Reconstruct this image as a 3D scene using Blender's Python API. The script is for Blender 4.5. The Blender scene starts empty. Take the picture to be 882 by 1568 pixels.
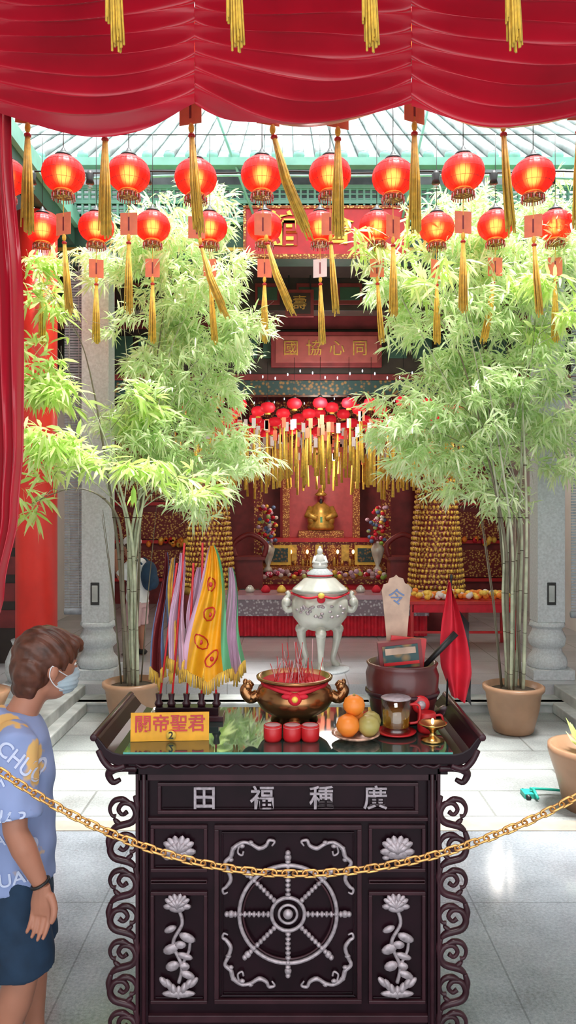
import bpy, math, random
import numpy as np
from mathutils import Vector, Matrix
from mathutils.bvhtree import BVHTree
random.seed(7); rng=np.random.default_rng(7)
S=bpy.context.scene
pi=math.pi
# ------------------------------------------------------------------ materials
def nt(name):
    m=bpy.data.materials.new(name); m.use_nodes=True
    n=m.node_tree.nodes; l=m.node_tree.links
    return m,n,l,n['Principled BSDF']
def pmat(name,col,rough=.5,metal=0,var=.15,scale=8,bump=0,bscale=60,emis=None,es=0,spec=None,coat=0,trans=0,col2=None,ior=None,sheen=0,contrast=(.3,.7)):
    m,n,l,p=nt(name)
    tc=n.new('ShaderNodeTexCoord'); nz=n.new('ShaderNodeTexNoise'); nz.inputs['Scale'].default_value=scale; nz.inputs['Detail'].default_value=4
    l.new(tc.outputs['Object'],nz.inputs['Vector'])
    r=n.new('ShaderNodeValToRGB'); l.new(nz.outputs['Fac'],r.inputs['Fac'])
    c1=[max(0,c*(1-var)) for c in col]; c2=[min(1,c*(1+var)) for c in col] if col2 is None else col2
    r.color_ramp.elements[0].position=contrast[0]; r.color_ramp.elements[0].color=(*c1,1)
    r.color_ramp.elements[1].position=contrast[1]; r.color_ramp.elements[1].color=(*c2,1)
    l.new(r.outputs['Color'],p.inputs['Base Color'])
    p.inputs['Roughness'].default_value=rough; p.inputs['Metallic'].default_value=metal
    if spec is not None: p.inputs['Specular IOR Level'].default_value=spec
    if coat: p.inputs['Coat Weight'].default_value=coat; p.inputs['Coat Roughness'].default_value=.08
    if trans: p.inputs['Transmission Weight'].default_value=trans
    if ior: p.inputs['IOR'].default_value=ior
    if sheen: p.inputs['Sheen Weight'].default_value=sheen
    if emis: p.inputs['Emission Color'].default_value=(*emis,1); p.inputs['Emission Strength'].default_value=es
    if bump:
        b=n.new('ShaderNodeBump'); b.inputs['Strength'].default_value=bump
        n2=n.new('ShaderNodeTexNoise'); n2.inputs['Scale'].default_value=bscale; l.new(tc.outputs['Object'],n2.inputs['Vector'])
        l.new(n2.outputs['Fac'],b.inputs['Height']); l.new(b.outputs['Normal'],p.inputs['Normal'])
    return m
def slab_mat(name,c1,c2,mortar,w,h,rough,ms=.006,spk=.12,off=.0):
    m,n,l,p=nt(name)
    tc=n.new('ShaderNodeTexCoord'); br=n.new('ShaderNodeTexBrick')
    l.new(tc.outputs['Object'],br.inputs['Vector'])
    br.inputs['Color1'].default_value=(*c1,1); br.inputs['Color2'].default_value=(*c2,1); br.inputs['Mortar'].default_value=(*mortar,1)
    br.inputs['Scale'].default_value=1; br.inputs['Mortar Size'].default_value=ms
    br.inputs['Brick Width'].default_value=w; br.inputs['Row Height'].default_value=h; br.offset=off
    nz=n.new('ShaderNodeTexNoise'); nz.inputs['Scale'].default_value=70; nz.inputs['Detail'].default_value=8; nz.inputs['Roughness'].default_value=.8; l.new(tc.outputs['Object'],nz.inputs['Vector'])
    n3=n.new('ShaderNodeTexNoise'); n3.inputs['Scale'].default_value=1.7; n3.inputs['Detail'].default_value=5; l.new(tc.outputs['Object'],n3.inputs['Vector'])
    ad=n.new('ShaderNodeMath'); ad.operation='ADD'; l.new(nz.outputs['Fac'],ad.inputs[0]); l.new(n3.outputs['Fac'],ad.inputs[1])
    mr=n.new('ShaderNodeMapRange'); mr.inputs['From Min'].default_value=.7; mr.inputs['From Max'].default_value=1.3
    mr.inputs['To Min'].default_value=1-spk*2; mr.inputs['To Max'].default_value=1+spk; l.new(ad.outputs[0],mr.inputs['Value'])
    mx=n.new('ShaderNodeVectorMath'); mx.operation='SCALE'; l.new(br.outputs['Color'],mx.inputs[0]); l.new(mr.outputs[0],mx.inputs['Scale'])
    l.new(mx.outputs[0],p.inputs['Base Color']); 
    rr=n.new('ShaderNodeMapRange'); rr.inputs['To Min'].default_value=rough*.7; rr.inputs['To Max'].default_value=rough*1.4; l.new(n3.outputs['Fac'],rr.inputs['Value']); l.new(rr.outputs[0],p.inputs['Roughness'])
    return m
def carved(name,a,b,scale,metal=.5,es=0,rough=.4):
    m,n,l,p=nt(name)
    tc=n.new('ShaderNodeTexCoord'); v=n.new('ShaderNodeTexVoronoi'); v.inputs['Scale'].default_value=scale
    l.new(tc.outputs['Object'],v.inputs['Vector'])
    r=n.new('ShaderNodeValToRGB'); r.color_ramp.elements[0].position=.2; r.color_ramp.elements[0].color=(*a,1); r.color_ramp.elements[1].position=.5; r.color_ramp.elements[1].color=(*b,1)
    l.new(v.outputs['Distance'],r.inputs['Fac']); l.new(r.outputs['Color'],p.inputs['Base Color'])
    bp=n.new('ShaderNodeBump'); bp.inputs['Strength'].default_value=.8; bp.invert=True; l.new(v.outputs['Distance'],bp.inputs['Height']); l.new(bp.outputs['Normal'],p.inputs['Normal'])
    p.inputs['Metallic'].default_value=metal; p.inputs['Roughness'].default_value=rough
    if es: l.new(r.outputs['Color'],p.inputs['Emission Color']); p.inputs['Emission Strength'].default_value=es  # faint glow put into the carving's colours, though it is no lamp
    return m
M={}
M['wood']=pmat('dark_rosewood',(.014,.0035,.007),.32,0,.4,6,bump=.05,bscale=30,coat=.05,spec=.22)
M['wood2']=pmat('carved_rosewood',(.042,.012,.018),.33,0,.3,10,coat=.1,spec=.35)
M['silver']=pmat('silver_paint',(.44,.38,.41),.42,.4,.3,60,bump=.5,bscale=160)
M['gold']=pmat('gold',(.85,.55,.15),.3,.9,.15,20)
M['goldp']=pmat('gold_paint',(.9,.6,.1),.45,.2,.1,20)
M['oldgold']=pmat('dull_gilt',(.6,.38,.08),.4,.5,.3,14)
M['bronze']=pmat('aged_bronze',(.36,.17,.07),.22,.9,.35,7,bump=.1)
M['brass']=pmat('brass',(.75,.45,.15),.25,1,.15,15)
M['chain']=pmat('brass_chain_metal',(.75,.42,.14),.35,.8,.3,40)
M['satin']=pmat('red_satin',(.5,.006,.026),.27,0,.12,3,bump=.03,bscale=90,sheen=.2)
M['redcol']=pmat('red_lacquer_paint',(.8,.035,.025),.4,0,.12,3,bump=.05)
M['red']=pmat('red_lacquer',(.55,.015,.02),.35,0,.2,6)
M['dred']=pmat('dark_red_paint',(.2,.022,.025),.5,0,.3,5)
M['redcloth']=pmat('red_cloth',(.6,.01,.03),.7,0,.2,12)
M['stone']=pmat('granite_stone',(.52,.55,.57),.7,0,.15,50,bump=.2,bscale=80)
M['stone2']=pmat('pale_granite',(.4,.42,.41),.75,0,.3,5,bump=.3,bscale=60)
M['dark']=pmat('dark_timber',(.035,.022,.018),.5,0,.3,6)
M['green']=pmat('green_paint',(.2,.48,.39),.5,0,.15,6)
M['dgreen']=pmat('dark_green_paint',(.03,.085,.06),.5,0,.2,6)
M['white']=pmat('white_plaster',(.72,.72,.7),.8,0,.06,3,bump=.1)
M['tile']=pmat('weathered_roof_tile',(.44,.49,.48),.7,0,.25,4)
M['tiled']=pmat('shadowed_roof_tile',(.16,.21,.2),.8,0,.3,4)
M['ceil']=pmat('ceiling_timber',(.25,.1,.07),.6,0,.2,5)
M['carve']=carved('carved_gilt',(.65,.38,.1),(.16,.015,.015),26,.3,.03)
M['carve2']=carved('carved_gilt_fine',(.85,.52,.14),(.26,.06,.02),40,.4,.04)
M['carve3']=carved('painted_carving',(.3,.16,.05),(.02,.06,.06),20,.1)
M['flow']=carved('flower_pattern',(.95,.8,.8),(.5,.02,.08),30,0,.1)
M['yel']=pmat('yellow_silk',(.8,.5,.05),.55,0,.25,30,sheen=.2)
M['tag']=pmat('red_paper_tag',(.75,.2,.1),.6,0,.12,12)
M['tagw']=pmat('pale_paper_tag',(.75,.68,.66),.6,0,.05,12)
M['black']=pmat('black_metal',(.012,.012,.012),.45,0,.2,10)
M['terra']=pmat('brown_glazed_clay',(.34,.19,.11),.35,0,.2,4,bump=.1,bscale=12)
M['soil']=pmat('soil',(.05,.035,.02),.9,0,.3,30,bump=.5)
M['culm']=pmat('bamboo_culm',(.4,.43,.3),.45,0,.35,9)
M['culmd']=pmat('dark_bamboo_twig',(.14,.12,.08),.5,0,.25,9)
M['pearl']=pmat('cream_enamel',(.62,.62,.56),.3,.25,.12,8,bump=.15,bscale=30)
M['orange']=pmat('orange_peel',(.9,.26,.03),.4,0,.1,8,bump=.15,bscale=120)
M['pear']=pmat('pear_skin',(.4,.34,.1),.4,0,.25,10)
M['skin']=pmat('skin',(.44,.19,.12),.5,0,.1,8)
M['hair']=pmat('brown_hair',(.085,.027,.014),.45,0,.5,25,bump=.8,bscale=70)
M['navy']=pmat('navy_cotton',(.012,.035,.075),.85,0,.3,10,bump=.1)
M['mask']=pmat('surgical_mask_blue',(.38,.48,.54),.8,0,.05,10)
M['eye']=pmat('eye_white',(.8,.78,.75),.3)
M['letter']=pmat('pale_blue_print',(.62,.7,.92),.8,0,.05,10)
M['whitecl']=pmat('white_cotton',(.8,.8,.82),.85,0,.06,10)
M['pink']=pmat('pink_cotton',(.62,.4,.42),.85,0,.1,10)
M['lav']=pmat('lavender_silk',(.6,.38,.52),.5,0,.15,8,sheen=.3)
M['fgreen']=pmat('green_silk',(.12,.42,.2),.5,0,.15,8)
M['signy']=pmat('yellow_sign_paint',(.85,.4,.01),.5,0,.12,20)
M['blue']=pmat('blue_silk',(.12,.2,.4),.5)
M['amber']=pmat('amber_oil',(.8,.45,.05),.05,0,.05,3,trans=.8,ior=1.4)
M['kraft']=pmat('varnished_pale_wood',(.5,.34,.25),.5,0,.25,14)
M['shirt']=pmat('printed_shirt_fabric',(.31,.4,.7),.85,0,.08,4.5,col2=(.8,.5,.18),contrast=(.56,.58),bump=.05)
M['plastic']=pmat('green_plastic',(.02,.4,.3),.4)
M['blind']=pmat('grey_bamboo_blind',(.33,.36,.4),.7,0,.2,20)
def glassmat():
    m,n,l,p=nt('table_glass'); p.inputs['Base Color'].default_value=(.02,.05,.045,1); p.inputs['Roughness'].default_value=.04
    p.inputs['Specular IOR Level'].default_value=.8; p.inputs['Coat Weight'].default_value=.6; p.inputs['Coat Roughness'].default_value=.02; return m
M['gtop']=glassmat()
M['gedge']=pmat('glass_edge',(.1,.4,.33),.15,0,.1,10)
def clear():
    m,n,l,p=nt('clear_glass'); o=n['Material Output']
    g=n.new('ShaderNodeBsdfGlossy'); g.inputs['Roughness'].default_value=.03; t=n.new('ShaderNodeBsdfTransparent'); t.inputs['Color'].default_value=(.93,.95,.93,1)
    mx=n.new('ShaderNodeMixShader'); mx.inputs[0].default_value=.12; l.new(t.outputs[0],mx.inputs[1]); l.new(g.outputs[0],mx.inputs[2]); l.new(mx.outputs[0],o.inputs['Surface']); return m
M['clear']=clear()
def lanternmat():
    m,n,l,p=nt('lantern_red_silk'); o=n['Material Output']
    p.inputs['Base Color'].default_value=(.72,.012,.014,1); p.inputs['Roughness'].default_value=.4
    p.inputs['Emission Color'].default_value=(1,.02,.014,1); p.inputs['Emission Strength'].default_value=.25
    t=n.new('ShaderNodeBsdfRefraction'); t.inputs['Color'].default_value=(1,.16,.06,1); t.inputs['Roughness'].default_value=.78; t.inputs['IOR'].default_value=1.22
    mx=n.new('ShaderNodeMixShader'); mx.inputs[0].default_value=.45
    l.new(p.outputs[0],mx.inputs[1]); l.new(t.outputs[0],mx.inputs[2]); l.new(mx.outputs[0],o.inputs['Surface']); return m
M['lant']=lanternmat()
def em(name,col,s):
    m,n,l,p=nt(name); p.inputs['Base Color'].default_value=(*col,1); p.inputs['Emission Color'].default_value=(*col,1); p.inputs['Emission Strength'].default_value=s; return m
M['bulb']=em('warm_bulb',(1,.62,.3),22)
M['led']=em('fairy_light',(.8,.9,1),1.0)
M['glow']=em('candle_lamp',(1,.6,.2),5)
M['lantf']=em('small_lantern_red',(.8,.015,.03),.4)
def leafmat(name,a,b,tr=.5):
    m,n,l,p=nt(name); o=n['Material Output']
    g=n.new('ShaderNodeNewGeometry'); r=n.new('ShaderNodeValToRGB'); l.new(g.outputs['Random Per Island'],r.inputs['Fac'])
    r.color_ramp.elements[0].color=(*a,1); r.color_ramp.elements[1].color=(*b,1)
    l.new(r.outputs['Color'],p.inputs['Base Color']); p.inputs['Roughness'].default_value=.4
    t=n.new('ShaderNodeBsdfTranslucent'); l.new(r.outputs['Color'],t.inputs['Color'])
    mx=n.new('ShaderNodeMixShader'); mx.inputs[0].default_value=tr
    l.new(p.outputs[0],mx.inputs[1]); l.new(t.outputs[0],mx.inputs[2]); l.new(mx.outputs[0],o.inputs['Surface']); return m
M['leaf']=leafmat('bamboo_leaf',(.58,.8,.34),(.92,.98,.74))
M['leafy']=leafmat('young_bamboo_leaf',(.46,.72,.14),(.88,.96,.5))
# ------------------------------------------------------------------ mesh builder
def cr(P,n=8,closed=False):
    P=[Vector(p) for p in P]; out=[]
    N=len(P)
    for i in range(N if closed else N-1):
        if closed: a,b,c,d=P[i-1],P[i],P[(i+1)%N],P[(i+2)%N]
        else: a,b,c,d=P[max(i-1,0)],P[i],P[i+1],P[min(i+2,N-1)]
        for k in range(n):
            t=k/n; out.append(.5*((2*b)+(c-a)*t+(2*a-5*b+4*c-d)*t*t+(3*b-3*c+d-a)*t**3))
    if not closed: out.append(P[-1])
    return out
def _lerp(r,t):
    x=t*(len(r)-1); i=min(int(x),len(r)-2); u=x-i
    a,b=r[i],r[i+1]
    if isinstance(a,(tuple,list)): return tuple(a[k]*(1-u)+b[k]*u for k in range(2))
    return a*(1-u)+b*u
class MB:
    def __init__(s): s.v=[];s.f=[];s.mi=[];s.sm=[];s.mats=[];s.mx=None
    def add(s,vs,fs,mat,smooth=True,mx=None):
        if isinstance(mat,str): mat=M[mat]
        if mat not in s.mats: s.mats.append(mat)
        k=s.mats.index(mat); o=len(s.v)
        if mx is None: mx=s.mx
        if mx is not None: vs=[mx@Vector(v) for v in vs]
        s.v.extend([tuple(v) for v in vs]); s.f.extend([tuple(i+o for i in f) for f in fs]); s.mi.extend([k]*len(fs)); s.sm.extend([smooth]*len(fs))
    def box(s,x0,x1,y0,y1,z0,z1,mat,mx=None):
        v=[(x,y,z) for z in (z0,z1) for y in (y0,y1) for x in (x0,x1)]
        s.add(v,[(0,2,3,1),(4,5,7,6),(0,1,5,4),(2,6,7,3),(0,4,6,2),(1,3,7,5)],mat,False,mx)
    def lathe(s,prof,c,mat,n=28,mx=None,rib=0,ribn=0):
        v=[];f=[]
        for r,z in prof:
            for i in range(n):
                a=2*pi*i/n; rr=r*(1+rib*abs(math.sin(a*ribn/2))) if rib else r
                v.append((c[0]+rr*math.cos(a),c[1]+rr*math.sin(a),c[2]+z))
        for j in range(len(prof)-1):
            for i in range(n):
                k=(i+1)%n; f.append((j*n+i,j*n+k,(j+1)*n+k,(j+1)*n+i))
        if prof[0][0]>1e-4: f.append(tuple(range(n))[::-1])
        if prof[-1][0]>1e-4: f.append(tuple((len(prof)-1)*n+i for i in range(n)))
        s.add(v,f,mat,True,mx)
    def ell(s,c,r,mat,n=14,m=8,mx=None,rot=None):
        v=[];f=[]
        R=rot if rot is not None else Matrix.Identity(3)
        for j in range(m+1):
            th=pi*j/m
            for i in range(n):
                a=2*pi*i/n; p=R@Vector((r[0]*math.sin(th)*math.cos(a),r[1]*math.sin(th)*math.sin(a),r[2]*math.cos(th)))
                v.append(Vector(c)+p)
        for j in range(m):
            for i in range(n):
                k=(i+1)%n; f.append((j*n+i,(j+1)*n+i,(j+1)*n+k,j*n+k))
        s.add(v,f,mat,True,mx)
    def tube(s,P,r,mat,n=8,closed=False,ref=None,mx=None,cap=True):
        P=[Vector(p) for p in P]; N=len(P)
        if not isinstance(r,list): r=[r]*N
        if len(r)!=N: r=[_lerp(r,i/(N-1)) for i in range(N)]
        v=[];f=[];prev=None
        for i in range(N):
            t=(P[(i+1)%N]-P[i-1]) if closed else (P[min(i+1,N-1)]-P[max(i-1,0)])
            if t.length<1e-9: t=Vector((0,0,1))
            t.normalize()
            q=Vector(ref) if ref is not None else (prev if prev is not None else (Vector((0,0,1)) if abs(t.z)<.9 else Vector((1,0,0))))
            a=q-t*q.dot(t)
            if a.length<1e-6: a=t.orthogonal()
            a.normalize(); prev=a; b=t.cross(a)
            ra,rb=(r[i] if isinstance(r[i],(tuple,list)) else (r[i],r[i]))
            for k in range(n):
                an=2*pi*k/n; v.append(P[i]+a*(ra*math.cos(an))+b*(rb*math.sin(an)))
        for i in range(N if closed else N-1):
            j=(i+1)%N
            for k in range(n):
                l=(k+1)%n; f.append((i*n+k,i*n+l,j*n+l,j*n+k))
        if not closed and cap: f.append(tuple(range(n))[::-1]); f.append(tuple((N-1)*n+k for k in range(n)))
        s.add(v,f,mat,True,mx)
    def grid(s,fn,nu,nv,mat,mx=None,smooth=True):
        v=[fn(i/nu,j/nv) for j in range(nv+1) for i in range(nu+1)]
        f=[(j*(nu+1)+i,j*(nu+1)+i+1,(j+1)*(nu+1)+i+1,(j+1)*(nu+1)+i) for j in range(nv) for i in range(nu)]
        s.add(v,f,mat,smooth,mx)
    def prism(s,poly,y0,y1,mat,mx=None):
        n=len(poly); v=[(x,y0,z) for x,z in poly]+[(x,y1,z) for x,z in poly]
        f=[tuple(range(n)),tuple(range(2*n-1,n-1,-1))]+[(i,i+n,(i+1)%n+n,(i+1)%n) for i in range(n)]
        s.add(v,f,mat,False,mx)
    def mesh(s,name):
        me=bpy.data.meshes.new(name); me.from_pydata(s.v,[],s.f)
        for m in s.mats: me.materials.append(m)
        me.polygons.foreach_set('material_index',s.mi); me.polygons.foreach_set('use_smooth',s.sm); me.update(); return me
    def obj(s,name,loc=(0,0,0),rz=0,parent=None,bevel=0):
        o=bpy.data.objects.new(name,s.mesh(name)); S.collection.objects.link(o); o.location=loc; o.rotation_euler=(0,0,rz)
        if parent: o.parent=parent
        if bevel:
            b=o.modifiers.new('b','BEVEL'); b.width=bevel; b.segments=2; b.limit_method='ANGLE'; b.angle_limit=.8
        return o
def empty(name,loc=(0,0,0)):
    e=bpy.data.objects.new(name,None); e.empty_display_size=.1; S.collection.objects.link(e); e.location=loc; return e
def inst(name,me,loc,rz=0,sc=1,parent=None):
    o=bpy.data.objects.new(name,me); S.collection.objects.link(o); o.location=loc; o.rotation_euler=(0,0,rz); o.scale=(sc,)*3
    if parent: o.parent=parent
    return o
def text_mesh(txt,size,ext,off=0):
    cu=bpy.data.curves.new('t','FONT'); cu.body=txt; cu.size=size; cu.extrude=ext; cu.offset=off; cu.align_x='CENTER'; cu.align_y='CENTER'
    o=bpy.data.objects.new('t',cu); S.collection.objects.link(o); bpy.context.view_layer.update()
    dg=bpy.context.evaluated_depsgraph_get(); me=bpy.data.meshes.new_from_object(o.evaluated_get(dg))
    bpy.data.objects.remove(o); return me
def text(name,txt,size,loc,mat,parent=None,ext=.004,rz=0,off=0,tilt=0):
    me=text_mesh(txt,size,ext,off); me.materials.clear(); me.materials.append(M[mat])
    o=bpy.data.objects.new(name,me); S.collection.objects.link(o); o.location=loc; o.rotation_euler=(pi/2+tilt,0,rz)
    if parent: o.parent=parent
    return o
def remeshed(mb,name,vox,mat,parent=None,smooth=3,disp=0):
    me=mb.mesh(name); o=bpy.data.objects.new(name,me); S.collection.objects.link(o)
    r=o.modifiers.new('r','REMESH'); r.mode='VOXEL'; r.voxel_size=vox; r.use_smooth_shade=True
    if smooth: q=o.modifiers.new('s','SMOOTH'); q.iterations=smooth; q.factor=.5
    bpy.context.view_layer.update(); dg=bpy.context.evaluated_depsgraph_get()
    nm=bpy.data.meshes.new_from_object(o.evaluated_get(dg)); bpy.data.objects.remove(o)
    nm.name=name; nm.materials.clear(); nm.materials.append(M[mat]); nm.polygons.foreach_set('use_smooth',[True]*len(nm.polygons))
    if disp:
        for v in nm.vertices:
            c=v.co; v.co=c+v.normal*disp*(math.sin(c.y*190+c.x*60+c.z*50)+math.sin(c.z*90+c.y*130+c.x*120))*.5
    o=bpy.data.objects.new(name,nm); S.collection.objects.link(o)
    if parent: o.parent=parent
    return o
# ------------------------------------------------------------------ room shell
b=MB(); b.box(-3.6,4.1,-3,4.47,-.1,0,slab_mat('polished_granite_tiles',(.34,.375,.415),(.32,.355,.395),(.23,.25,.28),.9,.9,.11,.004,.32)); b.obj('floor')
b=MB(); b.box(-3.6,4.1,4.47,7.0,-.1,0,slab_mat('courtyard_granite_slabs',(.4,.42,.41),(.31,.335,.33),(.2,.21,.2),1.3,.42,.5,.008,.3,.5)); b.obj('floor_courtyard')
b=MB(); b.box(-3.6,4.1,4.4,4.54,0,.006,pmat('threshold_strip',(.36,.33,.28),.4)); b.obj('trim_1')
b=MB()
b.box(-3.6,4.1,7.0,7.35,-.1,.1,'stone2'); b.box(-3.6,4.1,6.98,7.1,.07,.1,'stone2')
b.obj('trim_2',bevel=.01)
b=MB(); b.box(-3.6,4.1,7.3,16,-.1,.2,slab_mat('hall_floor_tiles',(.5,.5,.52),(.44,.44,.46),(.3,.3,.3),.6,.6,.12)); b.obj('floor_hall')
for nm,x0,x1,xs in (('trim_3',-3.6,-2.0,-1.9),('trim_4',2.62,4.1,2.5)):
    b=MB(); b.box(x0,x1,4.6,7.3,0,.2,'stone2'); b.box(min(x0,x1) if x0<0 else xs,xs if x0<0 else x1,4.75,7.0,0,.1,'stone2'); b.obj(nm,bevel=.01)
b=MB(); b.box(-3.75,-3.6,-3,16,-.1,6.2,'white'); b.obj('wall_left')
b=MB(); b.box(4.1,4.25,-3,16,-.1,6.2,'white'); b.obj('wall_right')
b=MB(); b.box(-3.75,4.25,15.6,15.8,-.1,6.2,'dred'); b.obj('wall_back')
b=MB(); b.box(-3.75,4.25,-3,3.55,4.75,4.85,'ceil')
for y in (-2,-.8,.4,1.6): b.box(-3.6,4.1,y,y+.12,4.6,4.75,'dark')
b.obj('ceiling')
b=MB(); b.box(-3.6,4.1,8.25,15.6,5.2,5.25,'dark'); b.obj('ceiling_hall')
b=MB(); b.box(-3.6,4.1,3.3,3.5,4.45,4.72,'dred'); b.box(-3.6,4.1,3.28,3.3,4.5,4.54,'goldp'); b.obj('trim_5')
# ------------------------------------------------------------------ back hall roof
b=MB()
E=Vector((0,7.55,5.52)); Rg=Vector((0,11.6,8.4)); d=(Rg-E); L=d.length; dn=d.normalized(); nn=Vector((0,-dn.z,dn.y))
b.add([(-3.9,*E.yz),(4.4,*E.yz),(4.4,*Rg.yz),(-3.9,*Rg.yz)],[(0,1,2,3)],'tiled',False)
lo=E-nn*.09; hi=Rg-nn*.09
b.add([(-3.9,*lo.yz),(4.4,*lo.yz),(4.4,*hi.yz),(-3.9,*hi.yz)],[(0,1,2,3)],'dark',False)
x=-3.85
while x<4.4:
    p=Vector((x,E.y,E.z))+nn*.02
    k=[p+dn*(L*i/12)+nn*(.012*(i%2)) for i in range(13)]
    b.tube(k,.055,'tile',8); b.ell(p-dn*.01,(.058,.03,.058),'green',10,6)
    x+=.22
b.box(-3.9,4.4,7.5,7.6,5.42,5.5,'green')
b.box(-3.9,4.4,11.5,11.8,8.35,8.7,'stone')
b.add([(-3.9,11.7,8.3),(4.4,11.7,8.3),(4.4,16,5.9),(-3.9,16,5.9)],[(0,1,2,3)],'tile',False)
b.obj('hall_tiled_roof')
for nm,xe,xo in (('gallery_roof',-2.25,-3.9),('gallery_roof',2.95,4.5)):
    b=MB(); sg=1 if xo<0 else -1
    b.add([(xe,3.6,4.95),(xe,7.8,4.95),(xo,7.8,5.9),(xo,3.6,5.9)],[(0,1,2,3)],'dark',False)
    b.add([(xe,3.6,5.03),(xe,7.8,5.03),(xo,7.8,5.98),(xo,3.6,5.98)],[(0,1,2,3)],'tile',False)
    y=3.65
    while y<7.8:
        b.tube([(xe-.0,y,5.05),(xo,y,6.0)],.055,'tile',8); b.tube([(xe,y+.1,4.93),(xo,y+.1,5.87)],.025,'dgreen',6); y+=.2
    b.box(min(xe,xe+.05*sg),max(xe,xe+.05*sg),3.6,7.8,4.9,5.05,'green')
    b.box(xe-.1,xe+.0,3.6,7.8,4.72,4.9,'dgreen')
    b.obj(nm)
b=MB()
for z in (5.0,5.2,5.36): b.box(-2.5,3.5,7.86,7.92,z-.02,z+.02,'green')
for z in np.arange(5.03,5.35,.05): b.box(-2.5,3.5,7.88,7.9,z,z+.016,'green')
for x in np.arange(-2.5,3.5,.075): b.box(x,x+.022,7.87,7.91,5.0,5.36,'green')
b.obj('green_lattice_screen')
b=MB()
for x0,x1 in ((-.85,-.35),(1.45,1.2)): b.tube([(x0,7.2,6.2),(x1,7.75,4.98)],.014,'green',6)
b.tube(cr([(-2.2,6.9,5.0),(-1,6.95,5.06),(.4,7,5.08),(1.8,6.95,5.06),(2.9,6.9,5.0)],8),.012,'green',6)
b.obj('green_steel_canopy_frame')
b=MB()
b.box(-3.6,4.1,7.95,8.2,4.62,5.0,'dgreen'); b.box(-3.6,4.1,7.93,7.95,4.7,4.74,'oldgold')
b.box(-3.6,4.1,9.0,9.25,4.35,4.75,'dark'); b.box(-3.6,4.1,10.1,10.3,4.4,4.7,'dred'); 
b.box(-3.6,4.1,10.1,10.3,3.5,3.7,'carve3'); b.box(-3.6,4.1,10.08,10.12,3.7,3.78,'dred'); b.box(-3.6,4.1,10.12,10.2,3.78,4.4,'dark')
for x in np.arange(-3.4,4,.34): b.box(x,x+.26,10.08,10.12,4.0,4.3,'dgreen')
for x in np.arange(-3.4,4,.5): b.box(x,x+.3,8.98,9.0,4.42,4.68,'dred'); b.box(x+.03,x+.27,8.97,8.98,4.47,4.63,'dgreen')
b.box(-3.6,4.1,12,12.2,3.9,4.2,'dark')
b.box(-3.6,4.1,14.6,14.8,3.2,5.2,'dark')
b.obj('timber_roof_beams',bevel=.01)
p=empty('gilt_hall_plaque',(.4,7.8,4.85)); b=MB(); b.box(-.85,.85,-.02,.03,-.25,.25,'red'); 
for z in (-.27,.24): b.box(-.87,.87,-.035,.03,z,z+.03,'carve2')
for x in (-.87,.84): b.box(x,x+.03,-.035,.03,-.25,.25,'carve2')
b.obj('board',parent=p); text('character_1','館',.38,(-.46,-.03,-.0),'goldp',p,.01,off=.008); text('character_2','會',.34,(.12,-.03,-.0),'goldp',p,.01,off=.006)
p=empty('carved_name_board',(.52,10.02,4.1)); b=MB(); b.box(-.75,.75,-.02,.04,-.24,.24,'dred'); b.box(-.69,.69,-.03,-.015,-.18,.18,pmat('faded_red_board',(.36,.08,.07),.5))
b.obj('board',parent=p,bevel=.01)
for i,c in enumerate('國協心同'): text('character_%d'%(i+1),c,.22,(-.48+.31*i,-.035,0),'oldgold',p,.004)
p=empty('small_roundel_plaque',(.14,8.9,4.42)); b=MB(); b.box(-.17,.17,-.02,.03,-.17,.15,'dred'); b.box(-.13,.13,-.025,-.02,-.14,.11,'dark'); b.box(-.14,-.12,0,.03,.15,.33,'black'); b.box(.12,.14,0,.03,.15,.33,'black'); b.obj('board',parent=p); text('character_1','壽',.18,(0,-.03,-.02),'oldgold',p,.004)
for x in (-1.55,2.75):
    b=MB(); b.lathe([(.2,0),(.24,.08),(.2,.2),(.15,.26)],(0,0,0),'stone',20); b.lathe([(.13,.26),(.13,4.95)],(0,0,0),'dark',24)
    b.box(-.11,.11,-.15,-.13,1.2,3.1,'dark'); b.box(-.09,.09,-.16,-.145,1.25,3.05,'carve2'); b.obj('dark_hall_column',(x,13.0,.2))
def granite_col(x,y):
    b=MB()
    b.box(-.21,.21,-.21,.21,0,.1,'stone'); b.lathe([(.2,.1),(.215,.14),(.2,.2),(.16,.25),(.15,.3),(.19,.34),(.2,.4),(.17,.46),(.15,.5),(.19,.53),(.18,.57)],(0,0,0),'stone',8)
    b.box(-.14,.14,-.13,.13,.57,4.4,'stone')
    b.box(-.045,.045,-.14,-.128,.75,.98,'black'); b.box(-.03,.03,-.145,-.135,.78,.95,'stone2')
    return b.obj('granite_column',(x,y,.2),bevel=.012)
granite_col(-1.97,7.68); granite_col(2.69,7.68)
b=MB(); b.box(-.25,.25,-.25,.25,0,.12,'stone'); b.lathe([(.25,.12),(.28,.2),(.28,.3),(.24,.4),(.21,.45),(.23,.5)],(0,0,0),'stone',28); b.lathe([(.19,.5),(.19,4.5)],(0,0,0),'redcol',32)
b.obj('red_round_column',(-2.38,7.0,.2)); 
for (x,y,w) in ((-2.24,7.75,.2),(3.02,7.5,.3)):
    b=MB()
    for z in np.arange(.9,4.4,.028): b.box(-w/2,w/2,-.006,.006,z,z+.02,'blind')
    for xx in (-w/4,w/4): b.box(xx-.004,xx+.004,-.01,.01,.9,4.6,'stone2')
    b.tube([(-w/2,0,.86),(w/2,0,.86)],.035,'blind',10); b.obj('rolled_bamboo_blind',(x,y,0))
b=MB(); b.box(-3.58,-2.9,8.3,8.4,.2,4.6,'dark'); 
for z in np.arange(.6,4.4,.3): b.box(-3.5,-3.0,8.28,8.3,z,z+.2,'dred')
b.obj('door_1')
b=MB(); b.box(3.3,4.08,8.3,8.4,.2,4.6,'dark'); 
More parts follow.
